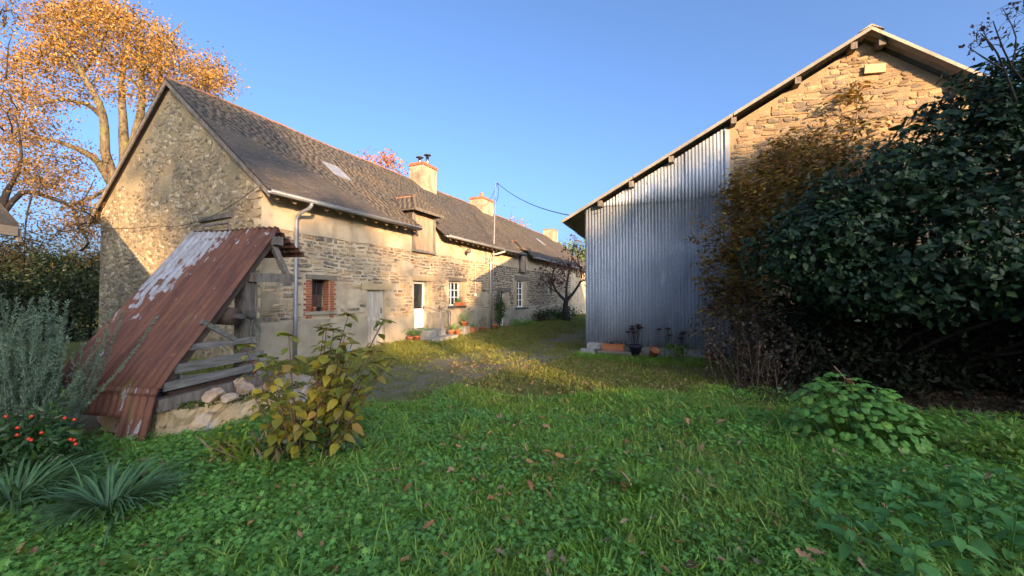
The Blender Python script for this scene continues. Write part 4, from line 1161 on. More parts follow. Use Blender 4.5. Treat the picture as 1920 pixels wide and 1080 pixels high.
# corrugations of the far slope run across it
V2, F2 = corrugated(lambda u, v, h: (u, v, ZR - .01 - k2 * (u - TR) + h), TR - .02, TR + .55, -.05, 1.5, .10, .018, 3, 8, .004)
obj('rear_roof_sheet', V2, F2, m_rust, well, True)
def wbeam(name, p0, p1, w, h, m, up=(0, 0, 1), jit=.006): return MB().beam(p0, p1, w, h, up, jit).build(name, m, well)
wbeam('post', (1.24, .14, -.1), (1.25, .14, 1.98), .18, .16, m_oldwood, (1, 0, 0))
wbeam('post', (1.25, 1.40, -.1), (1.25, 1.40, 1.95), .14, .14, m_oldwood, (1, 0, 0))
wbeam('ridge_beam', (1.60, -.10, 2.42), (1.60, 1.52, 2.42), .13, .13, m_oldwood)
wbeam('collar_beam', (1.20, .03, 1.87), (1.98, .0, 1.88), .06, .12, m_oldwood)
wbeam('brace', (1.58, .02, 2.38), (1.88, .0, 1.90), .06, .08, m_oldwood)
wbeam('rafter', (.10, .05, wz(.10) - .13), (1.60, .05, wz(1.60) - .13), .07, .09, m_darkwood)
wbeam('rafter', (.10, 1.46, wz(.10) - .13), (1.60, 1.46, wz(1.60) - .13), .07, .09, m_darkwood)
wbeam('purlin', (.62, .02, wz(.62) - .12), (.62, 1.48, wz(.62) - .12), .06, .06, m_darkwood)
# rails on the open side
wbeam('rail', (.38, .02, 1.00), (1.30, .02, 1.00), .03, .075, m_rail)
wbeam('rail', (.22, .01, .78), (1.42, -.0, .785), .03, .11, m_rail)
wbeam('rail', (.10, .0, .60), (1.46, -.02, .63), .035, .10, m_rail)
wbeam('brace', (.52, .0, 1.30), (.98, .0, 1.03), .03, .06, m_rail)
wbeam('sill_beam', (.05, .05, .41), (.78, .02, .42), .14, .13, m_oldwood)
wbeam('sill_beam', (.78, .0, .43), (1.7, -.02, .43), .12, .12, m_oldwood)
wbeam('inner_rail', (.20, .10, .52), (1.3, .1, .52), .10, .10, m_darkwood)
d = MB().tube([(.95, -.02, 1.34), (.95, .7, 1.36), (.95, 1.42, 1.35)], .12, 12).build('winding_drum', m_darkwood, well, True)
MB().tube([(.95, -.14, 1.34), (.95, .0, 1.34)], .035, 8).build('axle_end', m_metal_dk, d)
wb = MB().tube([(1.22, .07, 1.36), (1.22, -.02, 1.36)], .06, 12).build('pulley_wheel', m_metal_dk, well)
# rope coil on the post
for k in range(4):
    pts = []
    for i in range(15):
        t = 2 * math.pi * i / 14
        pts.append((1.29 + (.045 + .012*k) * math.cos(t), .035 - .012 * k, 1.18 - .03 * k + (.12 + .03*k) * math.sin(t)))
    MB().tube(pts, .009, 5).build('rope_loop', m_rope, well, True)
MB().tube([(1.33, .04, 1.85), (1.34, .03, 1.6), (1.32, .03, 1.3)], .010, 5).build('chain', m_metal_dk, well)
# masonry base, rough outline
foot = [(-3.93,4.38),(-3.72,4.50),(-3.50,4.66),(-3.22,4.90),(-3.02,5.20),(-2.92,5.7),(-3.1,6.3),(-3.9,6.7),(-4.9,6.7),(-5.4,6.1),(-5.4,5.2),(-4.9,4.8)]
Wi = WM.inverted()
fp = [Wi @ Vector((x, y, 0)) for x, y in foot]
n = len(fp); V = []; F = []
cx = sum(p.x for p in fp) / n; cy = sum(p.y for p in fp) / n
lev = [(-.1, 1.03), (.06, 1.02), (.13, 1.0), (.22, .99), (.30, .975), (.355, .96)]
sub = 5; ring = []
for i in range(n):
    for s in range(sub):
        f = s / sub; ring.append(fp[i] * (1 - f) + fp[(i+1) % n] * f)
m_ = len(ring)
for z, sc in lev:
    for q in ring:
        j = random.uniform(-.025, .025)
        V.append((cx + (q.x - cx) * sc + j, cy + (q.y - cy) * sc + j, z + random.uniform(-.015, .015)))
for l in range(len(lev) - 1):
    for i in range(m_): F.append((l*m_+i, l*m_+(i+1)%m_, (l+1)*m_+(i+1)%m_, (l+1)*m_+i))
F.append(tuple((len(lev)-1)*m_+i for i in range(m_)))
obj('masonry_base', V, F, m_wellbase, well)
# moss along the ledge: many tiny leaves
pm = []
for i in range(len(foot)):
    a = np.array(foot[i]); b = np.array(foot[(i+1) % len(foot)])
    if i in (0, 1, 2, 3, 4):
        for k in range(420):
            f = random.random(); q = a * (1-f) + b * f
            c_ = np.array((-4.0, 5.4)); q = q + (c_ - q) * random.uniform(.01, .12)
            pm.append((q[0], q[1], .35 + random.uniform(-.035, .02)))
pm = np.array(pm); pl = np.array([tuple(Wi @ Vector(p)) for p in pm])
V, F = leaves(pl, rnd_unit(len(pl)) + (0, 0, .5), rnd_unit(len(pl)), RNG.uniform(.02, .045, len(pl)), .02)
o = obj('moss', V, F, m_moss, well); o['kind'] = 'stuff'
# loose stones on the ledge
def rock(name, c, r, label, m=m_limestone, seed=0, group=None, sq=(1, 1, .8)):
    rg = np.random.default_rng(seed)
    import bmesh
    bm = bmesh.new(); bmesh.ops.create_icosphere(bm, subdivisions=2, radius=1)
    dirs = rnd_unit(9, rg); cut = rg.uniform(.45, .8, 9)
    for v in bm.verts:
        p = np.array(v.co)
        for d_, cc in zip(dirs, cut):
            k = p @ d_
            if k > cc: p = p - d_ * (k - cc)
        p = p * (1 + rg.normal() * .03)
        v.co = Vector(p * np.array(sq) * r)
    me = bpy.data.meshes.new(name); bm.to_mesh(me); bm.free(); me.materials.append(m)
    o = link(name, me); o.location = c; o.rotation_euler = (0, 0, rg.uniform(0, 6))
    return tag(o, label, 'stone', group)
LS = [(400,740,.13,'largest pale rough stone at the left end of the well ledge'), (452,716,.105,'brown topped flat stone lying behind the others on the well ledge'),
      (430,742,.10,'reddish white stone second from left on the well ledge'), (462,728,.125,'orange brown upright stone in the middle of the well ledge'),
      (487,728,.10,'greyish rounded stone near the right of the well ledge'), (512,722,.12,'split pale orange slab at the right end of the well ledge')]
for i, (px, py, r, lb) in enumerate(LS):
    p = G(px, py, .44 if i != 1 else .5); p[2] = .345 + r * .62 + (.07 if i == 1 else 0)
    rock('loose_stone', p, r, lb, seed=20 + i, group='stones on the well ledge')
o = MB().lathe((0, 0, 0), [(.05, 0), (.075, .02), (.075, .16), (.03, .20), (.02, .23)], 10).build('red_can', m_redcan, None, True)
o.location = tuple(WM @ Vector((1.34, .12, .50))); tag(o, 'small red plastic can half hidden behind the well rails', 'can')
mb = MB(); nn = 8; V = []; F = []
for i in range(nn + 1):
    for j in range(5): V.append((.30 + .9*i/nn, .16 + .10*j, .47 + .03*math.sin(i*1.7 + j) + .02*math.sin(j*2.2)))
for i in range(nn):
    for j in range(4): F.append((i*5+j, i*5+j+1, (i+1)*5+j+1, (i+1)*5+j))
V += [(v[0], v[1], v[2] - .06) for v in V]; b = (nn+1)*5
F += [tuple(x + b for x in f[::-1]) for f in F]
o = obj('blue_sheet', V, F, m_bluecloth, None, True); o.matrix_world = WM; tag(o, 'crumpled blue plastic sheet lying inside the well rails', 'sheet')

# ================================================================== MAST AND CABLES
mast = empty('utility_mast', HL(11.2, -.28, 0), HROT, 'thin grey metal mast carrying the power cable beside the house wall', 'mast')
mt = Vector((0.45, 0, 7.35))
MB().tube([(0, 0, 0), mt * .5, mt], [.035, .032, .028], 8).build('pole', m_mast, mast, True)
for z in (4.05, 3.45):
    x = .45 * z / 7.35
    MB().tube([(x - .42, .22, z), (x, 0, z)], .014, 6).build('bracket', m_metal_dk, mast); MB().tube([(x - .40, .22, z - .2), (x - .02, .02, z - .02)], .012, 6).build('bracket', m_metal_dk, mast)
MB().tube([(x - .40 + .05, .2, 4.1), (x - .40, .2, 3.2)], .016, 6).build('bracket_bar', m_metal_dk, mast)
MB().tube([mt + Vector((0, -.02, -.05)), mt + Vector((.16, -.04, -.03)), mt + Vector((.2, -.06, -.3)), mt + Vector((.15, -.05, -.75)), mt + Vector((-.02, -.04, -1.0))], .014, 6).build('cable_tail', m_cable, mast)
MB().lathe(tuple(mt + Vector((.14, -.04, -.08))), [(.03, 0), (.045, .03), (.03, .07)], 8).build('insulator', m_metal_dk, mast)
def cable(name, p0, p1, sag, r, label, m=m_cable):
    p0 = Vector(p0); p1 = Vector(p1); c = (p0 + p1) / 2
    pts = []
    for i in range(15):
        f = i / 14; p = p0.lerp(p1, f); p.z -= sag * 4 * f * (1 - f); pts.append(p - p0)
    o = MB().tube(pts, r, 6).build(name, m, None, True); o.location = p0
    return tag(o, label, 'cable')
top = HL(11.2, -.28, 0) + Matrix.Rotation(HROT, 3, 'Z') @ (mt + Vector((.14, -.04, -.03)))
cable('power_cable', top, BL(-.45, .3, 3.95), .25, .014, 'black power cable hanging from the mast top to the barn eave')
cable('service_cable', top, HL(16.9, 3.4, 7.6), .35, .010, 'thin cable running from the mast to the brick topped chimney')
cable('gable_cable', HL(-.16, -.1, 4.12), HL(-.10, 4.2, 3.55), .30, .009, 'black cable sagging across the right half of the gable')
cable('eave_cable', HL(-.10, 4.2, 3.55), HL(-.4, 9.6, 4.15), .18, .009, 'thin black cable crossing the gable towards the left eave')

# ================================================================== OUTBUILDING, LEFT EDGE
ob = empty('left_outbuilding', (-9.9, 5.9, 0), 0, 'roof corner of a neighbouring outbuilding at the left picture edge', 'building')
def obz(x): return 5.35 - 1.06 * abs(x)
MB().prism([(-2.1, -.2), (2.1, -.2), (2.1, obz(2.1) - .1), (0, obz(0) - .1), (-2.1, obz(-2.1) - .1)], 'y', -7.0, -.45).build('wall', m_mortar, ob)
for s in (-1, 1):
    V = [(0, -7.2, obz(0)), (0, 0, obz(0)), (s*2.5, 0, obz(2.5)), (s*2.5, -7.2, obz(2.5))]
    V = V + [(v[0], v[1], v[2] - .08) for v in V]
    obj('roof_slope', V, [(0,1,2,3),(7,6,5,4),(0,4,5,1),(1,5,6,2),(2,6,7,3),(3,7,4,0)], m_slate, ob)
    V = [(0, -.02, obz(0) - .09), (s*2.52, -.02, obz(2.52) - .09), (s*2.52, -.02, obz(2.52) - .26), (0, -.02, obz(0) - .26)]
    V += [(v[0], v[1] + .04, v[2]) for v in V]
    obj('barge_board', V, [(0,1,2,3),(7,6,5,4),(0,4,5,1),(1,5,6,2),(2,6,7,3),(3,7,4,0)], m_verge, ob)
MB().box(2.42, 2.54, -7.2, -.04, obz(2.5) - .20, obz(2.5) - .06).build('eave_board', m_verge, ob)

# ================================================================== POTS AND SMALL THINGS BY THE HOUSE
def pot_profile(r, h): return [(r*.70, 0), (r*.92, h*.78), (r*1.06, h*.80), (r*1.08, h), (r*.92, h), (r*.88, h*.86)]
def potted(t, y, r, h, plant, label, z=0.0, mleaf=m_cover, potm=m_terra, size=.25, n=110, L=.07, square=False, group='potted plants along the farmhouse wall'):
    e = empty('potted_plant', HL(t, y, z), HROT + random.uniform(-.3, .3), label, 'potted plant', group)
    if square: MB().box(-r*1.6, r*1.6, -r*.8, r*.8, 0, h).box(-r*1.7, r*1.7, -r*.9, r*.9, h, h + .03).build('trough', potm, e)
    else: MB().lathe((0, 0, 0), pot_profile(r, h), 14).build('pot', potm, e, True)
    if plant == 'bush':
        c = ellipsoid_pts(max(8, n // 8), (0, 0, h + size * .55), (size * (1.5 if square else 1), size, size * .75), .3)
        V, F = foliage(c, 8, size * .22, L, .55)
        sb = MB(); [sb.tube([(0, 0, h * .8), tuple(q * .5 + np.array((0, 0, h * .4))), tuple(q)], [.006, .005, .003], 4, False) for q in c[:12]]
        sb.build('stems', m_twig, e)
    else:
        pts = [(0, 0, h*.7), (.02, 0, h + size * .8), (.03, .01, h + size * 1.8)]
        MB().tube(pts, [.010, .008, .004], 5).build('stem', m_twig, e)
        c = [np.array(pts[1]) * (1-f) + np.array(pts[2]) * f for f in np.linspace(0, 1, 6)]
        V, F = foliage(c, 7, size * .22, L, .5)
    o = obj('foliage', V, F, mleaf, e); o['kind'] = 'stuff'
    return e
potted(5.05, -.30, .12, .22, 'bush', 'light green feathery plant in terracotta pot, leftmost of three by the steps', mleaf=m_dock, size=.22)
potted(5.42, -.32, .115, .22, 'bush', 'green plant in terracotta pot, middle of the three left of steps', size=.19, mleaf=m_nettle)
potted(5.80, -.42, .12, .22, 'bush', 'dark green plant in terracotta pot touching the left of the steps', size=.21, mleaf=m_nettle)
potted(7.42, -.42, .15, .27, 'bush', 'dense round green plant in terracotta pot right of the door rails', size=.24, mleaf=m_ger)
potted(7.95, -.40, .13, .24, 'bush', 'leafy geranium in terracotta pot left of the wooden stand', size=.26, mleaf=m_nettle)
potted(8.62, -.32, .16, .20, 'bush', 'large spreading green plant in a pot raised on wooden blocks', z=.33, size=.34, n=170, mleaf=m_ger)
potted(9.30, -.35, .14, .22, 'bush', 'low green plant in wide terracotta trough below the kitchen window', size=.20, square=True, mleaf=m_nettle)
potted(10.0, -.35, .12, .20, 'bush', 'pale sparse plant in terracotta pot beside the terracotta trough', size=.24, mleaf=m_conifer, n=70)
potted(10.55, -.30, .09, .16, 'stem', 'thin upright stem in a small pot near the mast', size=.3, mleaf=m_conifer)
potted(11.05, -.55, .14, .26, 'stem', 'bright orange pot with a tall thin plant at the mast foot', size=.28, mleaf=m_hyd)
stand = empty('wooden_stand', HL(8.62, -.32, 0), HROT, 'low weathered wooden blocks under the raised pot', 'stand')
MB().box(-.22, -.01, -.15, .15, 0, .30).build('block', m_door, stand); MB().box(.01, .22, -.15, .15, 0, .30).build('block', m_loft, stand); MB().box(-.25, .25, -.17, .17, .30, .33).build('board', m_door, stand)
wbx = empty('window_box', HL(8.62, -.10, 1.205), HROT, 'orange window box with trailing plants on the kitchen sill', 'window box')
MB().prism([(-.10, 0), (.10, 0), (.12, .16), (-.12, .16)], 'x', -.26, .26).build('trough', m_terra, wbx)
V, F = foliage(ellipsoid_pts(16, (-.05, 0, .25), (.22, .09, .12)), 9, .05, .06, .6); obj('foliage', V, F, m_nettle, wbx)['kind'] = 'stuff'
V, F = foliage(ellipsoid_pts(6, (.05, -.02, .30), (.2, .09, .08)), 4, .03, .04, .9); obj('flowers', V, F, m_petal, wbx)['kind'] = 'stuff'
# pots inside the small dark window
for i, (t, lb, mm) in enumerate([(1.50, 'small terracotta pot on the left of the brick framed sill', m_terra), (1.66, 'small black jug between two pots on the brick framed sill', m_darkpot), (1.82, 'small terracotta pot on the right of the brick framed sill', m_terra)]):
    o = MB().lathe((0, 0, 0), pot_profile(.055, .12), 12).build('sill_pot', mm, None, True); o.location = HL(t, .05, 1.203); tag(o, lb, 'pot', 'pots on the small window sill')
# pale container in the grass behind the shrub
o = MB().lathe((0, 0, 0), [(.04, 0), (.075, .01), (.08, .14), (.04, .18), (.035, .20)], 12).build('pale_container', m_paleplastic, None, True)
o.location = tuple(G(655, 668)); tag(o, 'pale blue plastic container lying behind the yellowing shrub', 'container')

# ---- things along the barn foot
def at_barn(x, y, z=0): return BL(x, y, z)
o = empty('concrete_block', at_barn(.05, -.25), BROT, 'grey concrete block at the left corner of the barn', 'block')
MB().beam((-.15, 0, .09), (.22, 0, .09), .28, .18, jit=.006).build('lower_block', m_conc, o); MB().beam((-.0, .16, .26), (.45, .16, .26), .18, .16, jit=.006).build('upper_block', m_conc, o)
o = empty('stone_slab', at_barn(.9, -.22), BROT, 'long dark stone slab lying along the barn foot', 'slab')
MB().beam((-.55, 0, .13), (.60, 0, .12), .30, .07, jit=.012).build('slab_top', m_lintel, o); MB().box(-.45, -.25, -.12, .12, -.02, .09).build('support', m_conc, o); MB().box(.3, .5, -.12, .12, -.02, .09).build('support', m_conc, o)
e = empty('terracotta_trough', at_barn(.78, -.22, .165), BROT, 'long terracotta planting trough on the slab below the metal wall', 'trough')
MB().prism([(-.09, 0), (.09, 0), (.115, .15), (-.115, .15)], 'x', -.30, .24).build('trough', m_terra, e); MB().box(-.32, .26, -.13, .13, .151, .175).build('rim', m_terra, e)
V, F = foliage(ellipsoid_pts(14, (0, 0, .19), (.34, .08, .04)), 6, .04, .06, .4); obj('foliage', V, F, m_bramble, e)['kind'] = 'stuff'
def sedum(x, y, z, n, h, label, potm):
    e = empty('dry_sedum', at_barn(x, y, z), BROT, label, 'potted plant', 'dry sedums at the barn foot')
    zz = 0
    if potm: MB().lathe((0, 0, 0), pot_profile(.17, .30), 14).build('pot', potm, e, True); zz = .28
    for k in range(n):
        a = random.uniform(0, 6.28); r = random.uniform(.02, .22); hh = h * random.uniform(.7, 1.1)
        tip = Vector((r * math.cos(a), r * math.sin(a) * .6, zz + hh))
        MB().tube([(tip.x*.3, tip.y*.3, zz), (tip.x*.7, tip.y*.7, zz + hh*.6), tip], .006, 4).build('stem', m_darkbark, e)
        MB().lathe(tuple(tip), [(.012, -.02), (.06, 0), (.075, .012), (.05, .03), (.01, .035)], 9).build('seed_head', m_sedum, e)
sedum(1.32, -.30, .05, 9, .48, 'dark dried flat flower heads in a dark pot by the metal wall', m_darkpot)
sedum(1.95, -.22, .02, 3, .78, 'few dark dried flower heads beside the pale green plant', None)
sedum(2.45, -.22, .02, 4, .72, 'dark dried flower heads above the right of the pale green plant', None)
e = empty('pale_green_plant', at_barn(2.30, -.42), BROT, 'small bright pale green leafy plant at the barn foot', 'plant')
V, F = foliage(ellipsoid_pts(26, (0, 0, .28), (.30, .18, .18)), 7, .05, .075, .6); obj('foliage', V, F, m_dock, e)['kind'] = 'stuff'
sb = MB(); [sb.tube([(0,0,0), (random.uniform(-.2,.2), random.uniform(-.1,.1), .3)], .005, 4) for _ in range(9)]; sb.build('stems', m_twig, e)
for i, (x, lb) in enumerate([(1.72, 'tipped orange terracotta pot among dead stalks at barn foot'), (3.0, 'orange terracotta pot near the right end of the metal wall')]):
    o = MB().lathe((0, 0, 0), pot_profile(.12, .22), 14).build('terracotta_pot', m_terra, None, True); o.location = at_barn(x, -.35, .02); o.rotation_euler = (.5 if i == 0 else 0, 0.3, 0); o.location.z += .06 if i == 0 else 0; tag(o, lb, 'pot', 'loose pots at the barn foot')

# ================================================================== TREES
def px_clusters(ells, Y, sd):
    out = []
    for px, py, rx, ry, n in ells:
        for _ in range(n):
            a = random.uniform(0, 6.283); r = math.sqrt(random.random())
            out.append(P(px + rx * r * math.cos(a), py + ry * r * math.sin(a), Y + random.gauss(0, sd)))
    return out
def PL(pts, Y, dY=0.0): return [P(x, y, Y + dY * i / max(1, len(pts) - 1)) for i, (x, y) in enumerate(pts)]
OY = 18.0
ob_ = P(232, 420, OY); ob_[2] = 0
limbs = [([ob_] + PL([(230,420),(228,360)], OY), .48, .42),
         (PL([(226,370),(212,330),(197,285),(193,215),(163,152),(125,95),(95,40)], OY, -1.5), .26, .05),
         (PL([(236,365),(234,300),(231,230),(228,150),(240,70)], OY, 1.0), .30, .06),
         (PL([(238,330),(252,265),(266,190),(262,110),(270,60)], OY, -1.0), .24, .05),
         (PL([(248,300),(278,240),(300,170),(298,95),(293,38)], OY, 1.5), .22, .03),
         (PL([(224,375),(185,305),(142,278),(95,262),(40,255)], OY, -2.5), .20, .03),
         (PL([(196,225),(170,200),(140,190),(100,188),(60,205)], OY, -2.0), .12, .03),
         (PL([(150,140),(175,110),(200,60)], OY, 1.0), .10, .03),
         (PL([(262,300),(320,215),(370,165),(412,140)], OY, 2.0), .16, .03),
         (PL([(228,70),(238,30),(233,-2)], OY), .07, .03), (PL([(296,100),(312,72),(346,40)], OY), .06, .015),
         (PL([(215,345),(170,372),(140,380),(110,395)], OY, -1), .10, .03)]
dense = [(140,40,80,42,80),(235,80,85,48,76),(300,120,55,45,50),(388,145,42,36,50),(105,85,50,40,34),(190,22,80,22,30),(240,150,80,45,26),(300,200,40,40,10),(150,150,60,40,14)]
oak = make_tree('oak_tree', 'large oak with orange autumn leaves behind the farmhouse gable', 'tree', ob_, limbs, px_clusters(dense, OY, 1.3), 60, .33, .12, .6, m_oakleaf, m_bark, .022)
lowc = [(60,120,60,35,40),(50,190,60,45,45),(35,280,45,55,40),(100,330,55,40,40),(165,300,50,40,18),(150,400,40,55,34),(170,470,22,30,16),(60,250,60,30,25)]
base = np.array(ob_)
cl = [c - base for c in px_clusters(lowc, OY - 1.2, 1.2)]
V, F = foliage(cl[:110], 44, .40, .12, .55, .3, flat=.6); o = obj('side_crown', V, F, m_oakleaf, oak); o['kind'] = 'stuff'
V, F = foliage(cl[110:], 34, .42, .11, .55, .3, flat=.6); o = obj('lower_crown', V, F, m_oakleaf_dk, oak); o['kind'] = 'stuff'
tw = MB(); nodes = []
for pts in (PL([(222,380),(185,310),(142,278),(95,262),(40,255)], OY, -2.5), PL([(196,225),(140,190),(60,205),(20,180)], OY, -2.0), PL([(205,420),(150,395),(95,375)], OY, -1.5)): nodes += [p - base for p in pts]
connect(nodes, cl, tw, .035, .16, radmin=.012); t = tw.build('lower_twigs', m_twig, oak); t['kind'] = 'stuff'
# nearer tree whose branch reaches in from the left
b2 = G(-40, 640); b2 = P(-60, 556, 12.5); b2[2] = 0
limbs = [([b2, P(-30, 520, 12.5), P(-10, 430, 12.5), P(15, 355, 12.5)], .17, .08),
         (PL([(-8,420),(40,362),(85,368),(135,388),(146,420),(165,455),(150,470)], 12.5, 1.0), .085, .03),
         (PL([(15,355),(40,300),(30,220)], 12.5), .07, .02), (PL([(60,365),(48,420),(46,500)], 12.5), .03, .01), (PL([(130,388),(158,372),(175,340)], 12.5), .04, .012)]
c2 = px_clusters([(40,340,45,40,36),(110,340,45,26,20),(165,400,28,45,30),(60,440,50,45,34),(20,460,40,50,34),(120,440,40,25,12),(20,30,22,40,14),(10,200,25,60,20)], 12.5, .8)
make_tree('side_tree', 'slender dark tree with brown leaves at the left picture edge', 'tree', b2, limbs, c2, 28, .26, .085, .55, m_oakleaf_dk, m_darkbark, .012, flat=.6)
# background trees
def simple_tree(name, label, px, top, Y, w, mleaf, n, per, L, spread, bark=m_bark, up=.3, trunk=.18, lowf=.45):
    b = P(px, 556, Y); b[2] = 0; t = P(px, top, Y)
    H_ = t[2]
    limbs = [([b, b + (0.1, 0, H_*.35), b + (0, .1, H_*.6)], trunk, trunk*.6)]
    for k in range(6):
        a = k * 1.05 + .3
        limbs.append(([b + (0, .0, H_*(.35 + .04*k)), b + (w*.3*math.cos(a), w*.3*math.sin(a), H_*.65), b + (w*.6*math.cos(a), w*.6*math.sin(a), H_*.88)], trunk*.45, .02))
    c = ellipsoid_pts(n, b + np.array((0, 0, H_*(1+lowf)/2)), (w, w, H_*(1-lowf)/2))
    return make_tree(name, label, 'tree', b, limbs, c, per, spread, L, .6, mleaf, bark, .018, up=up, group='background trees')
simple_tree('autumn_tree', 'orange leaved tree showing above the house ridge', 712, 282, 30, 2.4, m_pink, 110, 26, .22, .35)
simple_tree('bare_tree', 'thin pinkish almost bare tree beyond the far chimney', 962, 386, 44, 2.0, m_pink, 60, 6, .22, .4)
simple_tree('green_tree', 'sunlit yellow green tree beyond the far end of the house', 1085, 452, 52, 4.0, m_conifer, 160, 40, .30, .5, lowf=.2)
simple_tree('green_tree', 'yellow green tree half hidden behind the barn corner', 1120, 462, 56, 3.5, m_conifer, 110, 40, .30, .5, lowf=.2)
# hedge beyond the house, left
def hedge_mass(name, label, segs, n, per, L, mleaf, rz, group=None, spread=.3):
    """segs: list of (x, y, height, depth)"""
    S_ = np.array(segs, float); b = np.array((S_[0, 0], S_[0, 1], 0))
    e = empty(name, b, 0, label, 'hedge', group)
    C = []
    for _ in range(n):
        k = random.uniform(0, len(S_) - 1.001); i = int(k); f = k - i
        s = S_[i] * (1 - f) + S_[i+1] * f
        C.append((s[0] + random.gauss(0, s[3]*.4), s[1] + random.gauss(0, s[3]*.4), s[2] * random.random() ** .7))
    C = np.array(C) - b
    V, F = foliage(C, per, spread, L, .65); o = obj('foliage', V, F, mleaf, e); o['kind'] = 'stuff'
    sb = MB()
    for i in range(len(S_) - 1):
        for f in np.arange(0, 1, .1):
            s = S_[i] * (1 - f) + S_[i+1] * f; q = s[:2] - b[:2] + RNG.normal(size=2) * .2
            sb.tube([(q[0], q[1], -.1), (q[0] + random.uniform(-.2,.2), q[1], s[2]*.5), (q[0] + random.uniform(-.4,.4), q[1], s[2]*.8)], [.06, .04, .015], 5, False)
    sb.build('stems', m_darkbark, e)
    return e
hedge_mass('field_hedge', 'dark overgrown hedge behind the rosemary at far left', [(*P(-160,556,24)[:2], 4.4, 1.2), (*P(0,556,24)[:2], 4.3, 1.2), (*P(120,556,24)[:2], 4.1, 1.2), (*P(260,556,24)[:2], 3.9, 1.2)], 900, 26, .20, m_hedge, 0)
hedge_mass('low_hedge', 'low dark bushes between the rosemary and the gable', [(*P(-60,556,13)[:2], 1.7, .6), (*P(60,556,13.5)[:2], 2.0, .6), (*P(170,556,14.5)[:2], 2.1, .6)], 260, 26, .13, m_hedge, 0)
# dark red acer by the far wall
ab = P(1062, 556, 25.5); ab[2] = 0
limbs = [([ab, P(1060, 580, 25.5), P(1062, 560, 25.5)], .22, .15), (PL([(1062,565),(1045,548),(1035,525),(1040,500)], 25.5, -.5), .12, .03),
         (PL([(1063,562),(1078,545),(1090,520),(1082,480)], 25.5, .6), .13, .03), (PL([(1062,562),(1063,530),(1070,500),(1075,460)], 25.5, .3), .10, .02), (PL([(1050,550),(1030,540),(1015,520)], 25.5, .2), .06, .015),
         (PL([(1085,530),(1105,520),(1120,500)], 25.5), .06, .015)]
make_tree('purple_leaved_tree', 'small gnarled tree with dark purple leaves before the far wall', 'tree', ab, limbs, px_clusters([(1040,510,24,24,26),(1075,470,18,30,14),(1095,500,20,40,12),(1050,525,20,20,12),(1022,520,12,14,9)], 25.5, .5), 11, .24, .16, .7, m_acer, m_darkbark, .014, wob=.25)
def bush(name, label, c, r, n, per, L, mleaf, spread=.12, group=None, W=.6, cat='bush'):
    b = np.array((c[0], c[1], 0.0)); e = empty(name, b, 0, label, cat, group)
    C = ellipsoid_pts(n, (0, 0, c[2]), r, .35); C = C[C[:, 2] > .02]
    V, F = foliage(C, per, spread, L, W); o = obj('foliage', V, F, mleaf, e); o['kind'] = 'stuff'
    sb = MB(); [sb.tube([(q[0]*.1, q[1]*.1, -.05), tuple(q * (.5, .5, .55)), tuple(q)], [.012, .009, .004], 4, False) for q in C[:22]]; sb.build('stems', m_twig, e)
    return e
p = HL(17.3, -.7, 0); bush('foundation_bush', 'low dark green bush against the plinth below the tall window', (p.x, p.y, .4), (.55, .5, .42), 60, 14, .10, m_hedge, group='bushes along the far wall')
p = HL(19.8, -1.2, 0); bush('foundation_bush', 'broad green bush left of the purple leaved tree', (p.x, p.y, .5), (1.2, .9, .5), 110, 14, .12, m_berryleaf, group='bushes along the far wall')
p = HL(14.2, -.6, 0); bush('foundation_bush', 'low plants at the wall foot right of the glazed door', (p.x, p.y, .15), (.9, .4, .22), 50, 12, .09, m_cover, group='bushes along the far wall')
e = empty('climbing_rose', HL(12.25, -.25, 0), HROT, 'tall dark climbing rose beside the narrow glazed door', 'climber')
C = ellipsoid_pts(120, (0, 0, .95), (.36, .22, .98), .2); V, F = foliage(C, 14, .07, .075, .6); obj('foliage', V, F, m_berryleaf, e)['kind'] = 'stuff'
sb = MB(); [sb.tube([(random.uniform(-.1,.1), 0, 0), (random.uniform(-.2,.2), 0, 1.0), (random.uniform(-.3,.3), 0, 1.85)], [.014, .01, .005], 5) for _ in range(6)]; sb.build('stems', m_twig, e)
MB().lathe((.30, -.24, .95), [(.01, -.03), (.045, 0), (.05, .03), (.02, .05)], 8).build('rose_flower', m_petal, e)

# ================================================================== BIG DARK SHRUB, RIGHT
LOBES = [((4.95,6.7,2.25),(.95,.8,.72)), ((5.55,6.6,2.9),(.9,.8,.7)), ((6.1,6.3,3.25),(1.0,.9,.75)), ((7.1,6.2,3.75),(1.2,1.0,.85)), ((8.5,6.3,4.35),(1.5,1.2,1.1)),
         ((6.3,5.6,2.25),(1.1,.8,.65)), ((7.4,5.6,2.85),(1.3,.9,.8)), ((5.5,6.1,1.85),(.9,.7,.5)), ((7.3,5.2,2.0),(1.1,.8,.6)), ((8.6,5.4,2.9),(1.2,1.0,1.2)), ((6.7,5.9,3.1),(1.2,.9,.8)), ((5.15,6.3,2.55),(.8,.7,.6)), ((8.2,4.9,2.2),(1.0,.7,.8)), ((6.0,5.9,1.7),(1.0,.7,.45)), ((7.2,5.0,1.65),(1.0,.6,.4)), ((7.9,6.2,4.2),(1.1,.9,.8)), ((7.55,6.1,4.4),(.85,.8,.75)), ((8.7,6.0,4.8),(1.2,1.0,.9)), ((7.9,4.8,1.5),(.9,.5,.45)), ((8.8,5.0,1.2),(.9,.7,.8))]
SB = np.array((6.6, 6.5, 0.0))
shrub = empty('dark_evergreen_shrub', SB, 0, 'huge dark glossy evergreen shrub filling the right side before the barn', 'shrub')
tb = MB(); nodes = []
for (c, r) in LOBES:
    c = np.array(c); b = SB + np.array((random.uniform(-.7, .9), random.uniform(.0, .5), 0))
    nodes += limb(tb, [b - SB, (b + (c - b) * (.15, .2, .45)) - SB, c - SB], random.uniform(.025, .055), .02, 7, wob=.3)
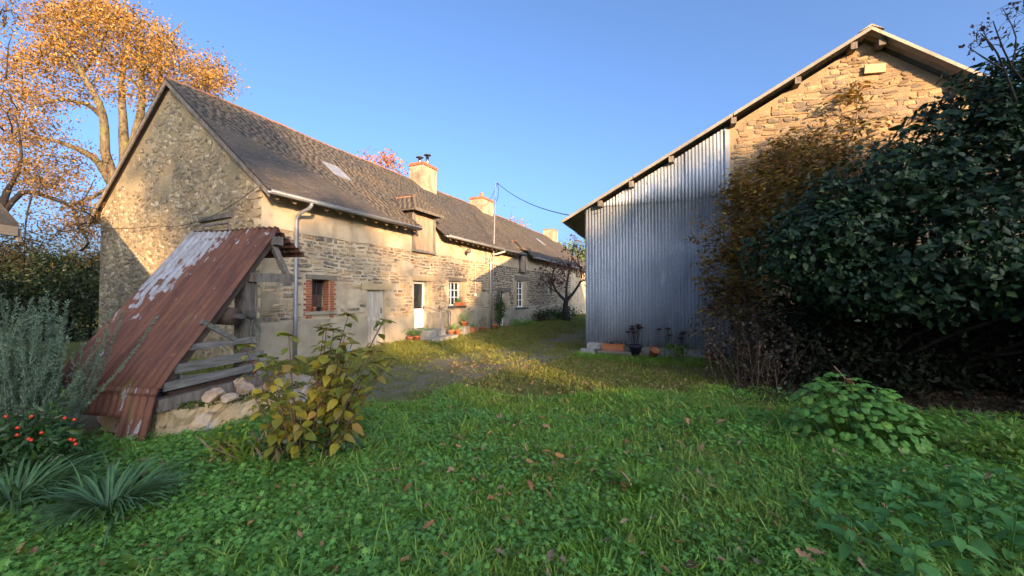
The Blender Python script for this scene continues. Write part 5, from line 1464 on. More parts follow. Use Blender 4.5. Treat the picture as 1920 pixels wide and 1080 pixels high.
tb.build('trunks', m_darkbark, shrub, True)
lm = [leaf_mesh('leaf', m_shrub, 'oblong'), leaf_mesh('leaf', m_shrub, 'ovate')]
Ms = []
for li, (c, r) in enumerate(LOBES):
    c = np.array(c); r = np.array(r)
    for _ in range(290):
        u = rnd_unit(1)[0]; 
        if u[1] > .45: u[1] *= -1
        p = c + u * r * random.uniform(.80, 1.10) * (1 + .10 * math.sin(7 * u[0] + 3 * li) * math.sin(6 * u[2] + li))
        if any(np.sum(((p - np.array(c2)) / np.array(r2)) ** 2) < .62 for j, (c2, r2) in enumerate(LOBES) if j != li): continue
        n = unit(u / r); sh = unit(n * .7 + np.array((0, 0, .35)) + RNG.normal(size=3) * .25)
        k = random.randint(3, 7); fs = random.choice((.75, 1, 1, 1.2)); a0 = random.uniform(0, 6.28)
        s1 = unit(np.cross(sh, (0.3, 0.2, .9))); s2 = np.cross(sh, s1)
        for i in range(k):
            a = a0 + 6.283 * i / k + random.uniform(-.2, .2)
            rad = s1 * math.cos(a) + s2 * math.sin(a)
            ax = rad * random.uniform(.6, 1.1) + sh * random.uniform(-.2, .8) + np.array((0, 0, random.uniform(-.6, .1)))
            Ms.append(leaf_matrix(p - SB + RNG.normal(size=3) * .02, ax, sh + RNG.normal(size=3) * .35, random.uniform(.055, .125) * fs, random.uniform(.8, 1.3)))
put_leaves(lm, Ms, m_shrub, shrub, 300, origin=SB)
C = np.vstack([ellipsoid_pts(70, np.array(c) - SB, np.array(r) * .85) for c, r in LOBES])
V, F = foliage(C, 14, .16, .13, .5); o = obj('inner_foliage', V, F, m_shrub, shrub); o['kind'] = 'stuff'
tw = MB(); connect(nodes, [np.array(M.translation) for M in Ms[::14]], tw, .012, .12, radmin=.005); t = tw.build('twigs', m_darkbark, shrub); t['kind'] = 'stuff'
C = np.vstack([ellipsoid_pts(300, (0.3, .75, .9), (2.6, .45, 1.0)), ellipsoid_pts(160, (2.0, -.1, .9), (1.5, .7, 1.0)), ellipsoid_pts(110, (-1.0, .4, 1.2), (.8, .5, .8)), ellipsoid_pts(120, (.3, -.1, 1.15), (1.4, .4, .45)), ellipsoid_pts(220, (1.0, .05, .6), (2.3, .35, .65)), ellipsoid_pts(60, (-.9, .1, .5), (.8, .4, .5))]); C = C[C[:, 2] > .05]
V, F = foliage(C, 22, .18, .13, .5); o = obj('hollow_shade_foliage', V, F, m_hollow_shade, shrub); o['kind'] = 'stuff'  # dark leaf mass painting the unlit hollow below the shrub
# bare twigs over the top right corner
bt = np.array((7.6, 5.6, 0.0))
limbs = [([bt, bt + (0.0, 0.1, 2.2), P(1990, 260, 5.3), P(1900, 130, 5.0), P(1862, 40, 5.0)], .035, .005), ([P(1905, 190, 5.0), P(1870, 100, 5.0), P(1838, 62, 5.0)], .018, .004), ([P(1880, 130, 5.0), P(1840, 105, 5.0), P(1815, 88, 5.0)], .014, .003),
         ([P(1930, 170, 5.0), P(1925, 60, 5.0), P(1918, -10, 5.0)], .014, .004), ([P(1862, 95, 5.0), P(1850, 75, 5.0), P(1842, 48, 5.0)], .010, .003), ([P(1895, 130, 5), P(1905, 70, 5), P(1880, 15, 5)], .012, .003)]
make_tree('bare_sapling', 'bare twiggy sapling with few dark red leaves in the top right corner', 'tree', bt, limbs, px_clusters([(1915,20,14,22,12),(1835,70,18,25,8),(1820,95,10,10,4),(1870,60,30,40,10)], 5.0, .2), 3, .05, .06, .6, m_acer, m_darkbark, .004)
# ================================================================== AUTUMN SHRUB AGAINST THE BARN
AB = np.array((5.0, 8.45, 0.0))
aut = empty('autumn_shrub', AB, 0, 'tall loose shrub with yellow and brown leaves growing up the barn wall', 'shrub')
AY = 8.75
ells = [(1400,430,62,80,90),(1385,520,55,60,70),(1440,350,60,50,60),(1380,370,35,40,26),(1500,330,70,55,70),(1560,330,60,50,50),(1450,290,35,30,16),(1580,250,45,35,26),(1600,190,28,30,16),(1500,270,40,35,20),(1660,260,40,30,20),(1730,215,40,25,18),(1330,500,22,60,14),(1310,440,16,40,6),(1430,470,60,60,50),(1345,585,30,30,10)]
ells += [(1380,560,48,55,44),(1350,480,38,65,26),(1420,400,70,90,30),(1480,300,60,50,14),(1610,300,60,50,20)]
C = [c - AB for c in px_clusters(ells, AY, .28)]
tb = MB(); nodes = []
for pts in ([(1415,690),(1405,600),(1395,500),(1385,400)], [(1420,690),(1440,560),(1450,420),(1450,300)], [(1425,690),(1480,540),(1520,400),(1600,250),(1605,150)], [(1415,690),(1380,610),(1350,560),(1310,520)], [(1430,690),(1540,500),(1640,330),(1730,220)], [(1420,690),(1395,520),(1350,440),(1312,420)]):
    nodes += limb(tb, [AB * 0 + q for q in ([np.zeros(3)] + [p - AB for p in PL(pts[1:], AY - .1)])], .03, .008, 6)
tb.build('stems', m_twig, aut, True)
tw = MB(); connect(nodes, C, tw, .010, .15, radmin=.004); t = tw.build('twigs', m_twig, aut); t['kind'] = 'stuff'
lm = [leaf_mesh('leaf', m_orange, 'oblong'), leaf_mesh('leaf', m_orange, 'lance')]
Ms = []
for c in C:
    a0 = random.uniform(0, 6.28)
    for i in range(random.randint(9, 13)):
        a = a0 + i * .9; q = RNG.normal(size=3) * .09
        ax = np.array((math.cos(a), math.sin(a), random.uniform(-.5, .4)))
        Ms.append(leaf_matrix(c + q, ax, (random.gauss(0,.3), random.gauss(0,.3) - .3, 1), random.uniform(.09, .17), 1.15))
put_leaves(lm, Ms, m_orange, aut, 200, origin=AB)
# dead bramble thicket
BB = np.array((4.75, 7.2, 0.0))
br = empty('bramble_thicket', BB, 0, 'tangled dark brown bramble thicket below the autumn shrub', 'thicket')
C = np.vstack([ellipsoid_pts(150, (0, 0, .55), (1.15, .7, .72)), ellipsoid_pts(60, (1.0, -.1, .35), (.9, .6, .5)), ellipsoid_pts(50, (-.5, .3, .9), (.7, .5, .6))]); C = C[C[:, 2] > .02]
V, F = foliage(C, 18, .11, .075, .6); obj('foliage', V, F, m_bramble, br)['kind'] = 'stuff'
sb = MB()
for _ in range(90):
    a = random.uniform(0, 6.28); r = random.uniform(.1, 1.0); x0, y0 = random.uniform(-1.1, 1.5), random.uniform(-.5, .5)
    sb.tube([(x0, y0, 0), (x0 + r*.4*math.cos(a), y0 + r*.3*math.sin(a), random.uniform(.4, 1.1)), (x0 + r*math.cos(a), y0 + r*.6*math.sin(a), random.uniform(.1, 1.0))], [.008, .006, .003], 4, False)
o = sb.build('canes', m_cane, br); o['kind'] = 'stuff'

# ================================================================== ROUND-LEAVED BUSH, RIGHT FOREGROUND
gb = G(1612, 838); gb[2] = 0
ger = empty('round_leaved_bush', gb, 0, 'bright green bush of round scalloped leaves with one red bud', 'bush')
lm = [leaf_mesh('leaf', m_ger, 'round'), leaf_mesh('leaf', m_ger, 'round')]
Ms = []; sb = MB()
tries = 0
while len(Ms) < 295 and tries < 6000:
    tries += 1
    u = rnd_unit(1)[0]; u[2] = abs(u[2])
    if u[1] > .5: continue
    hgt = .68 - .22 * u[0]
    p = np.array((u[0] * .72, u[1] * .52, .05 + u[2] * hgt)) * random.uniform(.86, 1.03)
    if any(np.linalg.norm(np.array(M.translation) - p) < .040 for M in Ms): continue
    n = unit(u * (.9, .9, 1) + np.array((0, 0, .55)) + RNG.normal(size=3) * .2)
    ax = unit(np.array((u[0], u[1], -.35)) + RNG.normal(size=3) * .35); ax = ax - n * (ax @ n)
    Ms.append(leaf_matrix(p - ax * .05, ax, n, random.uniform(.06, .115), 1.0))
    if random.random() < .4: sb.tube([(p[0]*.3, p[1]*.3, 0), tuple(p * .7), tuple(p)], [.006, .005, .003], 4, False)
put_leaves(lm, Ms, m_ger, ger, 300, origin=gb)
C = ellipsoid_pts(60, (0, 0, .28), (.5, .35, .3)); V, F = foliage(C, 6, .06, .08, .8); obj('inner_foliage', V, F, m_nettle, ger)['kind'] = 'stuff'
sb.build('stems', m_dock, ger)
tp = np.array((-.36, -.30, .76))
MB().tube([tp + (.1, .06, -.25), tp + (.05, .02, -.1), tp], .007, 5).build('flower_stalk', m_lime, ger)
V, F = foliage([tp + (0, 0, .01)], 12, .014, .024, .8); obj('red_bud', V, F, m_petal, ger)
MB().tube([tp + (.08, .1, -.02), tp + (-.10, .05, .14)], .005, 4).build('dry_twig', m_deadstem, ger)

# ================================================================== YELLOWING SHRUB, LEFT OF CENTRE
hb = G(572, 866); hb[2] = 0
hyd = empty('yellowing_shrub', hb, 0, 'bushy shrub with yellowing heart shaped leaves beside the well', 'shrub')
lm = [leaf_mesh('leaf', m_hyd, 'ovate'), leaf_mesh('leaf', m_hyd, 'nettle')]
Ms = []; 
for k in range(42):
    a = random.uniform(0, 6.28); R_ = random.uniform(.1, .88); Hh = random.uniform(.6, 1.5) * (1.05 - .25 * (R_ / .88) ** 2)
    tip = np.array((R_ * math.cos(a) * .98 + .27, R_ * math.sin(a) * .55, Hh))
    b = np.array((tip[0] * .25 + random.uniform(-.05, .05), tip[1] * .3, -.02))
    m1 = b * .45 + tip * .55 + np.array((random.uniform(-.06, .06), 0, .05 - .08)); m1[:2] = b[:2] * .6 + tip[:2] * .4
    pts = [b, m1, tip]
    cur = []
    for i in range(9):
        t = i / 8; cur.append((1-t)**2 * pts[0] + 2*t*(1-t) * pts[1] + t*t * pts[2])
    MB().tube(cur, [.011 * (1 - .7 * i / 8) for i in range(9)], 5).build('stem', m_twig, hyd, True)
    for i in range(11):
        t = .30 + .70 * i / 10
        q = (1-t)**2 * pts[0] + 2*t*(1-t) * pts[1] + t*t * pts[2]
        for s in (0, 1):
            if random.random() < .22: continue
            az = a0 = i * 1.57 + s * math.pi + random.uniform(-.4, .4)
            ax = np.array((math.cos(az), math.sin(az), random.uniform(-.75, .05)))
            pe = q + ax * random.uniform(.02, .05)
            if t > .97 and s == 0:
                for w_ in range(5):
                    aw = random.uniform(0, 6.28); Ms.append(leaf_matrix(q, (math.cos(aw), math.sin(aw), random.uniform(-.3, .5)), (random.gauss(0,.3), random.gauss(0,.3), 1), random.uniform(.07, .12), 1.0))
            Ms.append(leaf_matrix(pe, ax, (random.gauss(0, .3), random.gauss(0, .3), 1), random.uniform(.09, .15) * (1 if t < .92 else .75), random.uniform(.85, 1.15)))
put_leaves(lm, Ms, m_hyd, hyd, 300, origin=hb)
C = ellipsoid_pts(60, (.05, 0, .22), (.5, .3, .22)); C = C[C[:, 2] > .02]
V, F = foliage(C, 6, .07, .075, .7); obj('low_foliage', V, F, m_berryleaf, hyd)['kind'] = 'stuff'
# dry stalks and strap leaves at its foot
dc = G(470, 885); dc[2] = 0
e = empty('dry_iris_clump', dc, 0, 'clump of dry brown and pale strap leaves between well and shrub', 'plant')
lm = [leaf_mesh('dry_leaf', m_deadstem, 'strap')]; lg = [leaf_mesh('leaf', m_dock, 'strap')]
Ms = []
for k in range(60):
    a = random.uniform(0, 6.28); ax = (math.cos(a), math.sin(a) * .7, random.uniform(-.1, 1.6)); n = (-math.cos(a) * .8, -math.sin(a) * .8, .8)
    Ms.append(leaf_matrix((random.uniform(-.25, .35), random.uniform(-.12, .12), .03), ax, n, random.uniform(.22, .46), random.uniform(.7, 1.3)))
place_pieces('dry_leaf', lm, Ms, m_deadstem, e, 300)
Ms = []
for k in range(14):
    a = random.uniform(0, 6.28)
    Ms.append(leaf_matrix((random.uniform(-.15, .1), random.uniform(-.12, .0), .0), (math.cos(a)*.5, math.sin(a)*.4 - .1, 1.4), (-math.cos(a), -math.sin(a), .5), random.uniform(.26, .42), 1.6))
place_pieces('leaf', lg, Ms, m_dock, e, 300)
for i, (x, y, a, L) in enumerate([(660, 922, .1, .75), (560, 928, -.15, .5), (700, 905, .5, .45)]):
    q = G(x, y); o = MB().tube([(-L/2, 0, .05), (0, .02, .075), (L/2, 0, .06)], .006, 5).build('dry_stalk', m_deadstem, None); o.location = (q[0], q[1], .02); o.rotation_euler = (0, 0, a)
    tag(o, ['long pale dry stalk lying in front of the yellowing shrub', 'short dry stalk lying left of the long pale one', 'slanting dry stalk to the right of the yellowing shrub'][i], 'stalk', 'dry stalks in the grass')

# ================================================================== ROSEMARY
rb = np.array((-4.93, 3.95, 0.0))
ros = empty('rosemary_bush', rb, 0, 'tall grey green rosemary bush leaning over the rusty roof', 'bush')
sb = MB(); NP = []; NA = []; dead = MB()
for k in range(185):
    x0 = random.uniform(-.8, .45); y0 = random.uniform(-.28, .22)
    lean = random.uniform(-.25, .32) + (.6 if (k % 9 == 0) else 0)
    Lh = random.uniform(.6, 1.35) * (1 if lean < .5 else .95)
    z0 = random.uniform(.0, .35)
    top = np.array((x0 + lean * Lh * .9, y0 + random.uniform(-.2, .1), z0 + Lh))
    top[2] = min(top[2], 1.72)
    bpt = np.array((x0, y0, z0)); ctl = bpt * .5 + top * .5 + np.array((lean * .15, 0, -.12))
    cur = [(1-t)**2 * bpt + 2*t*(1-t) * ctl + t*t * top for t in np.linspace(0, 1, 8)]
    sb.tube(cur, [.008, .007, .006, .006, .005, .004, .003, .002], 4, False)
    for t in np.linspace(.25, 1, int(Lh * 75)):
        q = (1-t)**2 * bpt + 2*t*(1-t) * ctl + t*t * top; d_ = unit(top - bpt)
        for _ in range(3):
            v = rnd_unit(1)[0]; v = unit(v - d_ * (v @ d_)); NP.append(q); NA.append(v * .75 + d_ * .7)
for k in range(40):
    x0 = random.uniform(-.9, .2); a = random.uniform(-1, 1)
    dead.tube([(x0, -.2, random.uniform(0, .3)), (x0 + a*.2, -.3, random.uniform(.2, .5)), (x0 + a*.5, -.35, random.uniform(.05, .7))], [.006, .005, .003], 4, False)
NP = np.array(NP); NA = np.array(NA)
V, F = leaves(NP, NA, rnd_unit(len(NP)), RNG.uniform(.026, .042, len(NP)), .0095, fold=.05, droop=.05); o = obj('needles', V, F, m_rosemary, ros); o['kind'] = 'stuff'
o = sb.build('stems', m_rosemary, ros); o['kind'] = 'stuff'
o = dead.build('dead_stems', m_deadstem, ros); o['kind'] = 'stuff'
C = ellipsoid_pts(90, (-.15, 0, .45), (.75, .3, .45)); C = C[C[:, 2] > .03]
V, F = foliage(C, 24, .09, .04, .25); obj('inner_foliage', V, F, m_rosemary, ros)['kind'] = 'stuff'
# ================================================================== RED-BERRIED PLANT
rp = np.array((-4.3, 3.45, 0.0))
bp = empty('red_berry_plant', rp, 0, 'low dark green plant dotted with red berries before the rusty roof', 'plant')
C = np.vstack([ellipsoid_pts(150, (0, 0, .32), (.66, .3, .24), .3), ellipsoid_pts(60, (.42, -.05, .24), (.3, .2, .18), .3)])
V, F = foliage(C, 10, .06, .085, .36); obj('foliage', V, F, m_berryleaf, bp)['kind'] = 'stuff'
sb = MB(); [sb.tube([(q[0]*.3, q[1]*.3, 0), tuple(q)], [.007, .003], 4, False) for q in C[::8]]; sb.build('stems', m_twig, bp)
import bmesh
bm = bmesh.new(); bmesh.ops.create_icosphere(bm, subdivisions=2, radius=.0135); bme = bpy.data.meshes.new('berry'); bm.to_mesh(bme); bm.free(); bme.materials.append(m_berry)
for k in range(20):
    u = rnd_unit(1)[0]; u[2] = abs(u[2]); u[1] = -abs(u[1])
    o = link('berry', bme, bp); o.location = tuple(np.array((u[0]*.68, u[1]*.30 - .02, .36 + u[2]*.27)) + RNG.normal(size=3)*.02)
# ================================================================== STRAP-LEAVED CLUMPS
sl = [leaf_mesh('leaf', m_strap, 'strap')]
def strap_clump(c, n, L, label, spread=.14, sx=1.0):
    e = empty('strap_leaved_clump', c, 0, label, 'plant', 'strap leaved clumps')
    Ms = []
    for k in range(n):
        a = random.uniform(0, 6.28); r = random.uniform(0, 1); el = random.uniform(.6, 2.6)
        p0 = (spread * r * math.cos(a) * 1.4, spread * r * math.sin(a), 0)
        V = []; Lk = L * random.uniform(.65, 1.15); w = .0075 * random.uniform(.7, 1.3)
        Ms.append((p0, a + random.uniform(-.4, .4), el, Lk, w))
    for (p0, a, el, Lk, w) in Ms:
        V = []; F = []; d_ = np.array((math.cos(a), math.sin(a), 0)); s_ = np.array((-math.sin(a), math.cos(a), 0)); p = np.array(p0); th = math.atan(el * 1.6)
        m_ = 7
        for i in range(m_ + 1):
            ww = w * (1 - (i / m_) ** 3) * (.8 + .4 * min(1, i / 2))
            up_ = np.array((0, 0, 1)) * math.cos(th) - d_ * math.sin(th)
            V += [p - s_ * ww + up_ * ww * .4, p, p + s_ * ww + up_ * ww * .4]
            p = p + (d_ * math.cos(th) + np.array((0, 0, 1)) * math.sin(th)) * Lk / m_; th -= random.uniform(.15, .33)
        for i in range(m_):
            b = 3 * i; F += [(b, b+1, b+4, b+3), (b+1, b+2, b+5, b+4)]
        obj('leaf', V, F, m_strap, e, True)
c = G(205, 975); strap_clump((c[0], c[1], 0), 250, .52, 'arching strap leaved clump in the left foreground')
c = G(25, 965); strap_clump((c[0], c[1], 0), 210, .58, 'strap leaved clump cut by the left picture edge')
c = G(560, 862); strap_clump((c[0] + .62, c[1] + .12, 0), 26, .34, 'small grassy strap clump right of the yellowing shrub', .08)
# ================================================================== SMALL FOREGROUND PLANTS
c = G(432, 878); bush('lime_green_plant', 'small lime green leafy plant at the sunny foot of the well', (c[0], c[1], .16), (.26, .16, .20), 70, 9, .038, m_lime, .04, W=.8, cat='plant')
c = G(1850, 868); bush('low_leafy_plant', 'low yellow green leafy plant under the dark shrub at right edge', (c[0], c[1], .14), (.5, .25, .16), 60, 7, .075, m_dock, .06, cat='plant')
c = G(1420, 760); bush('dark_leaf_litter_plant', 'low dark weeds along the edge of the bramble thicket', (c[0] + .4, c[1], .06), (1.0, .2, .10), 50, 8, .06, m_berryleaf, .07, cat='plant')
dl = [leaf_mesh('leaf', m_dock, 'oblong')]
for i, (px, py, n, s, lb) in enumerate([(262, 1078, 5, .14, 'yellow green dock plant at the bottom left edge'), (345, 1062, 4, .16, 'broad leaved dock plant right of the strap clump'), (1262, 930, 4, .13, 'pale grey green thistle rosette right of the grass tuft'), (800, 905, 5, .14, 'upright dock leaves near the centre left grass')]):
    c = G(px, py); e = empty('dock_plant', (c[0], c[1], .02), random.uniform(0, 6), lb, 'plant', 'dock plants in the grass')
    Ms = []
    for k in range(n):
        a = 6.28 * k / n + random.uniform(-.3, .3)
        Ms.append(leaf_matrix((0, 0, 0), (math.cos(a), math.sin(a), random.uniform(.5, 1.4)), (-math.cos(a), -math.sin(a), 1), s * random.uniform(.7, 1.15), random.uniform(.8, 1.1)))
    place_pieces('leaf', dl, Ms, m_dock, e, 300)
# nettles, bottom right
nl = [leaf_mesh('leaf', m_nettle, 'nettle')]
NET = []
while len(NET) < 26:
    q = np.array((random.uniform(1.75, 4.0), random.uniform(1.95, 3.15)))
    if q[0] / q[1] < .74 or q[0] / q[1] > 1.42: continue
    if any(np.hypot(*(q - w)) < .16 for w in NET): continue
    NET.append(q)
for q in NET:
    e = empty('nettle', (q[0], q[1], 0), random.uniform(0, 6), 'leafy green nettle in the bottom right corner patch', 'nettle', 'nettles at the bottom right')
    Hn = random.uniform(.24, .42); lx, ly = random.uniform(-.06, .06), random.uniform(-.06, .06)
    MB().tube([(0, 0, 0), (lx*.5, ly*.5, Hn*.5), (lx, ly, Hn)], [.005, .004, .002], 5).build('stem', m_nettle, e)
    lev = 6
    Ms = []
    for i in range(lev):
        f = .22 + .78 * i / (lev - 1); sz = (.11 if i < 4 else .065) * random.uniform(.85, 1.2)
        for s in (0, 1):
            a = i * 1.57 + s * math.pi + random.uniform(-.25, .25)
            Ms.append(leaf_matrix((lx*f + .02*math.cos(a), ly*f + .02*math.sin(a), Hn*f), (math.cos(a), math.sin(a), random.uniform(-.5, .25)), (random.gauss(0,.3), random.gauss(0,.3), 1), sz, random.uniform(.85, 1.1)))
    place_pieces('leaf', nl, Ms, m_nettle, e, 300)
# dense grass tuft
c = G(1195, 925); e = empty('grass_tuft', (c[0], c[1], 0), 0, 'dense round tuft of fine dark grass in the lawn', 'grass tuft')
n = 420; a = RNG.uniform(0, 6.28, n); el = RNG.uniform(.6, 2.4, n); r = RNG.uniform(0, .09, n)
V, F = leaves(np.stack([r*np.cos(a), r*np.sin(a), np.zeros(n)], 1), np.stack([np.cos(a), np.sin(a), el], 1), np.stack([-np.cos(a), -np.sin(a), np.full(n, .6)], 1), RNG.uniform(.14, .26, n), .006, droop=.25)
obj('blades', V, F, m_grass, e)['kind'] = 'stuff'

# ================================================================== GRASS, GROUND COVER, LEAF LITTER
def blade_clump(n, rad, h0, h1, w, rng, bend=.5):
    VV = []; FF = []
    for k in range(n):
        a = rng.uniform(0, 6.283); r = rad * math.sqrt(rng.uniform()); x, y = r * math.cos(a), r * math.sin(a)
        b = rng.uniform(0, 6.283); h = rng.uniform(h0, h1); ln = rng.uniform(.1, bend) * h; d_ = np.array((math.cos(b), math.sin(b), 0)); s = np.array((-math.sin(b), math.cos(b), 0)) * w * rng.uniform(.7, 1.3)
        p0 = np.array((x, y, -.01)); p1 = p0 + d_ * ln * .3 + (0, 0, h * .6); p2 = p0 + d_ * ln + (0, 0, h * rng.uniform(.75, 1.0)); i = len(VV)
        VV += [p0 - s*.7, p0 + s*.7, p1 - s, p1 + s, p2]; FF += [(i, i+1, i+3), (i, i+3, i+2), (i+2, i+3, i+4)]
    return np.array(VV), np.array(FF, dtype=np.int32)
def lobed_clump(n, rad, h, L, rng, lob=5):
    VV = []; FF = []
    for k in range(n):
        a = rng.uniform(0, 6.283); r = rad * math.sqrt(rng.uniform()); c = np.array((r*math.cos(a), r*math.sin(a), h * rng.uniform(.45, 1.0)))
        nrm = unit(np.array((rng.normal()*.35, rng.normal()*.35, 1.0))); s1 = unit(np.cross(nrm, (1, .2, 0))); s2 = np.cross(nrm, s1); q = L * rng.uniform(.6, 1.2); a0 = rng.uniform(0, 6.28)
        i = len(VV); VV.append(c); m_ = lob * 2
        for j in range(m_):
            rr = q * (.5 if j % 2 == 0 else .22); t = a0 + 6.283 * j / m_
            VV.append(c + (s1*math.cos(t) + s2*math.sin(t)) * rr - nrm * rr * .15)
        FF += [(i, i+1+j, i+1+(j+1) % m_) for j in range(m_)]
    return np.array(VV), np.array(FF, dtype=np.int32)
rg = np.random.default_rng(3)
def field(n, y0, y1, keep, pad=.5, wide=1.38):
    Yv = np.sqrt(rg.uniform(y0**2, y1**2, n)); Xv = rg.uniform(-1, 1, n) * (Yv * wide + pad)
    k = keep(Xv, Yv); return Xv[k], Yv[k]
import itertools
def in_poly(x, y, poly):
    ins = np.zeros(x.shape, bool); n = len(poly)
    for i in range(n):
        (x1, y1), (x2, y2) = poly[i], poly[(i+1) % n]
        c = ((y1 > y) != (y2 > y)) & (x < (x2 - x1) * (y - y1) / (y2 - y1 + 1e-9) + x1); ins ^= c
    return ins
hpoly = [tuple(HL(a, b, 0))[:2] for a, b in ((-.1, -.02), (HLEN, -.02), (HLEN, HD), (-.1, HD))]
bpoly = [tuple(BL(a, b, 0))[:2] for a, b in ((0, .02), (BEND, .02), (BEND, BDEP), (0, BDEP))]
def free(x, y): return ~(in_poly(x, y, foot) | in_poly(x, y, hpoly) | in_poly(x, y, bpoly) | (np.hypot((x - 6.9) / 2.6, (y - 6.6) / 1.3) < 1))
def wob(x, y): return .5 * np.sin(x * 1.1 + .4) + .35 * np.sin(x * 2.7 + y) + .25 * np.sin(y * 3.1 - x * 1.9)
def lush(x, y): return free(x, y) & (y + wob(x, y) * .5 + rg.uniform(-.3, 1.5, np.shape(x)) ** 2 * .8 < 6.5 + .10 * np.abs(x)) & (track_dist(x, y) > 1.9 + .5 * wob(x, y))
GC = [blade_clump(50, .12, .03, .10, .0046, rg, 1.5) for _ in range(6)]
LG = [blade_clump(22, .10, .10, .22, .0044, rg, 1.2) for _ in range(4)]
SG = [blade_clump(40, .14, .02, .06, .0045, rg, .8) for _ in range(4)]
CC = [lobed_clump(34, .12, .10, .044, rg, 6) for _ in range(5)]
CR = [lobed_clump(26, .13, .085, .042, rg, 3) for _ in range(4)]
xs, ys = [], []
for n, a, b in ((5200, 1.5, 3.0), (9000, 3.0, 4.8), (8000, 4.8, 7.0)):
    x, y = field(n, a, b, lush); xs.append(x); ys.append(y)
x = np.concatenate(xs); y = np.concatenate(ys)
h = (.75 + .35 * (wob(x * .8, y * 1.2) * .5 + .5)) * rg.uniform(.7, 1.25, len(x))
scatter('lawn_grass', 'lush green grass covering the shaded foreground', 'grass', GC, np.stack([x, y, gh(x, y)], 1), h, m_grass, .2)
x, y = field(1300, 1.6, 6.2, lambda x, y: lush(x, y) & (wob(x * 1.7 + 3, y * 1.3) > .15)); scatter('long_grass', 'longer arching grass blades mixed into the lawn', 'grass', LG, np.stack([x, y, gh(x, y)], 1), rg.uniform(.6, 1.2, len(x)), m_grass, .25)
x, y = field(6500, 1.5, 5.2, lambda x, y: lush(x, y) & ((x < -.15 + .35 * wob(x*2, y*2) - .12*(y-2.5)) | (rg.uniform(size=x.shape) < .30))); scatter('ground_cover', 'green cranesbill and clover leaves carpeting the left foreground', 'ground cover', CC, np.stack([x, y, gh(x, y)], 1), rg.uniform(.6, 1.25, len(x)), m_cover, .15)
x, y = field(6500, 1.6, 6.4, lambda x, y: lush(x, y) & (wob(x*1.3 - 2, y*1.9) > -.1)); scatter('clover', 'small clover leaves growing among the lawn grass', 'ground cover', CR, np.stack([x, y, gh(x, y)], 1), rg.uniform(.6, 1.2, len(x)), m_cover, .15)
def yard(x, y):
    td_ = track_dist(x, y); pr = np.clip((td_ - .6) / 2.0, .22, 1) * np.clip(.62 + .6 * wob(x*.9, y*.8), .08, 1)
    return free(x, y) & (rg.uniform(size=x.shape) < pr)
x, y = field(16000, 5.2, 14, yard, wide=.9); x2, y2 = field(12000, 14, 34, lambda x, y: yard(x, y), wide=.45)
x = np.concatenate([x, x2]); y = np.concatenate([y, y2])
scatter('yard_grass', 'short thin grass and moss of the farmyard', 'grass', SG, np.stack([x, y, gh(x, y)], 1), rg.uniform(.6, 1.3, len(x)) * (1 + y * .03), m_drygrass, .2)
x, y = field(3600, 9, 30, lambda x, y: free(x, y) & (track_dist(x, y) > 1.5) & (x > -4.5 + .2*y - 2.0) & (wob(x, y) > -.2) & (y > 11), wide=.5)
scatter('far_grass', 'taller grass along the house wall and barn side', 'grass', GC, np.stack([x, y, gh(x, y)], 1), rg.uniform(.8, 1.6, len(x)), m_drygrass, .2)
# strip of long grass along the barn foot
x = rg.uniform(1.7, 5.6, 700); y = 11.0 - .377 * (x - 2.07) - rg.uniform(.25, 1.1, 700); scatter('barn_foot_grass', 'lush strip of grass along the foot of the metal wall', 'grass', LG, np.stack([x, y, gh(x, y)], 1), rg.uniform(.5, 1.0, 700), m_grass, .2)
# dead leaves under the big shrub
x = rg.uniform(3.8, 10.0, 2600); y = rg.uniform(5.0, 8.6, 2600); k_ = ~in_poly(x, y, bpoly) & (np.hypot((x - 6.9) / 3.1, (y - 6.6) / 1.7) < 1); x = x[k_]; y = y[k_]
scatter('shrub_litter', 'dark dead leaves and ivy covering the soil under the big shrub', 'leaf litter', [lobed_clump(16, .16, .06, .07, rg, 4) for _ in range(3)], np.stack([x, y, gh(x, y)], 1), rg.uniform(.6, 1.2, len(x)), m_bramble, .2)
# fallen leaves
def curled(rng, L):
    V = []; F = []
    prof = [(0,.02),(.14,.17),(.24,.08),(.38,.29),(.49,.13),(.62,.27),(.74,.11),(.86,.16),(1,.02)]
    c = rng.uniform(-.7, .9)
    for t, w in prof: V += [(-w*L, t*L, (.18*w + c*(t-.5)**2)*L + .004), (0, t*L, c*(t-.5)**2*L), (w*L*rng.uniform(.7,1.2), t*L, (.3*w + c*(t-.5)**2)*L + .004)]
    for i in range(len(prof) - 1): F += [(3*i, 3*i+1, 3*i+4), (3*i, 3*i+4, 3*i+3), (3*i+1, 3*i+2, 3*i+5), (3*i+1, 3*i+5, 3*i+4)]
    return np.array(V), np.array(F, dtype=np.int32)
FL = [curled(rg, .085) for _ in range(6)]
x, y = field(2600, 4.5, 16, lambda x, y: free(x, y) & (rg.uniform(size=x.shape) < np.clip(.35 + .6*wob(x*.8, y*.9), .05, 1)), wide=.8)
x2, y2 = field(2600, 5.6, 9.5, lambda x, y: free(x, y) & (x > -1.5) & (x < 4.0), wide=.7)
x3, y3 = field(620, 2.0, 5.6, lambda x, y: lush(x, y))
x = np.concatenate([x, x2, x3]); y = np.concatenate([y, y2, y3])
scatter('leaf_litter', 'scattered brown oak leaves lying over the yard', 'leaf litter', FL, np.stack([x, y, gh(x, y) + .035 + np.where(y < 5.6, .05, 0)], 1), rg.uniform(.4, 1.0, len(x)), m_litter, .35)
FLm = [mesh_of('fallen_leaf', V, F, m_litter, True) for V, F in FL]
k = 0
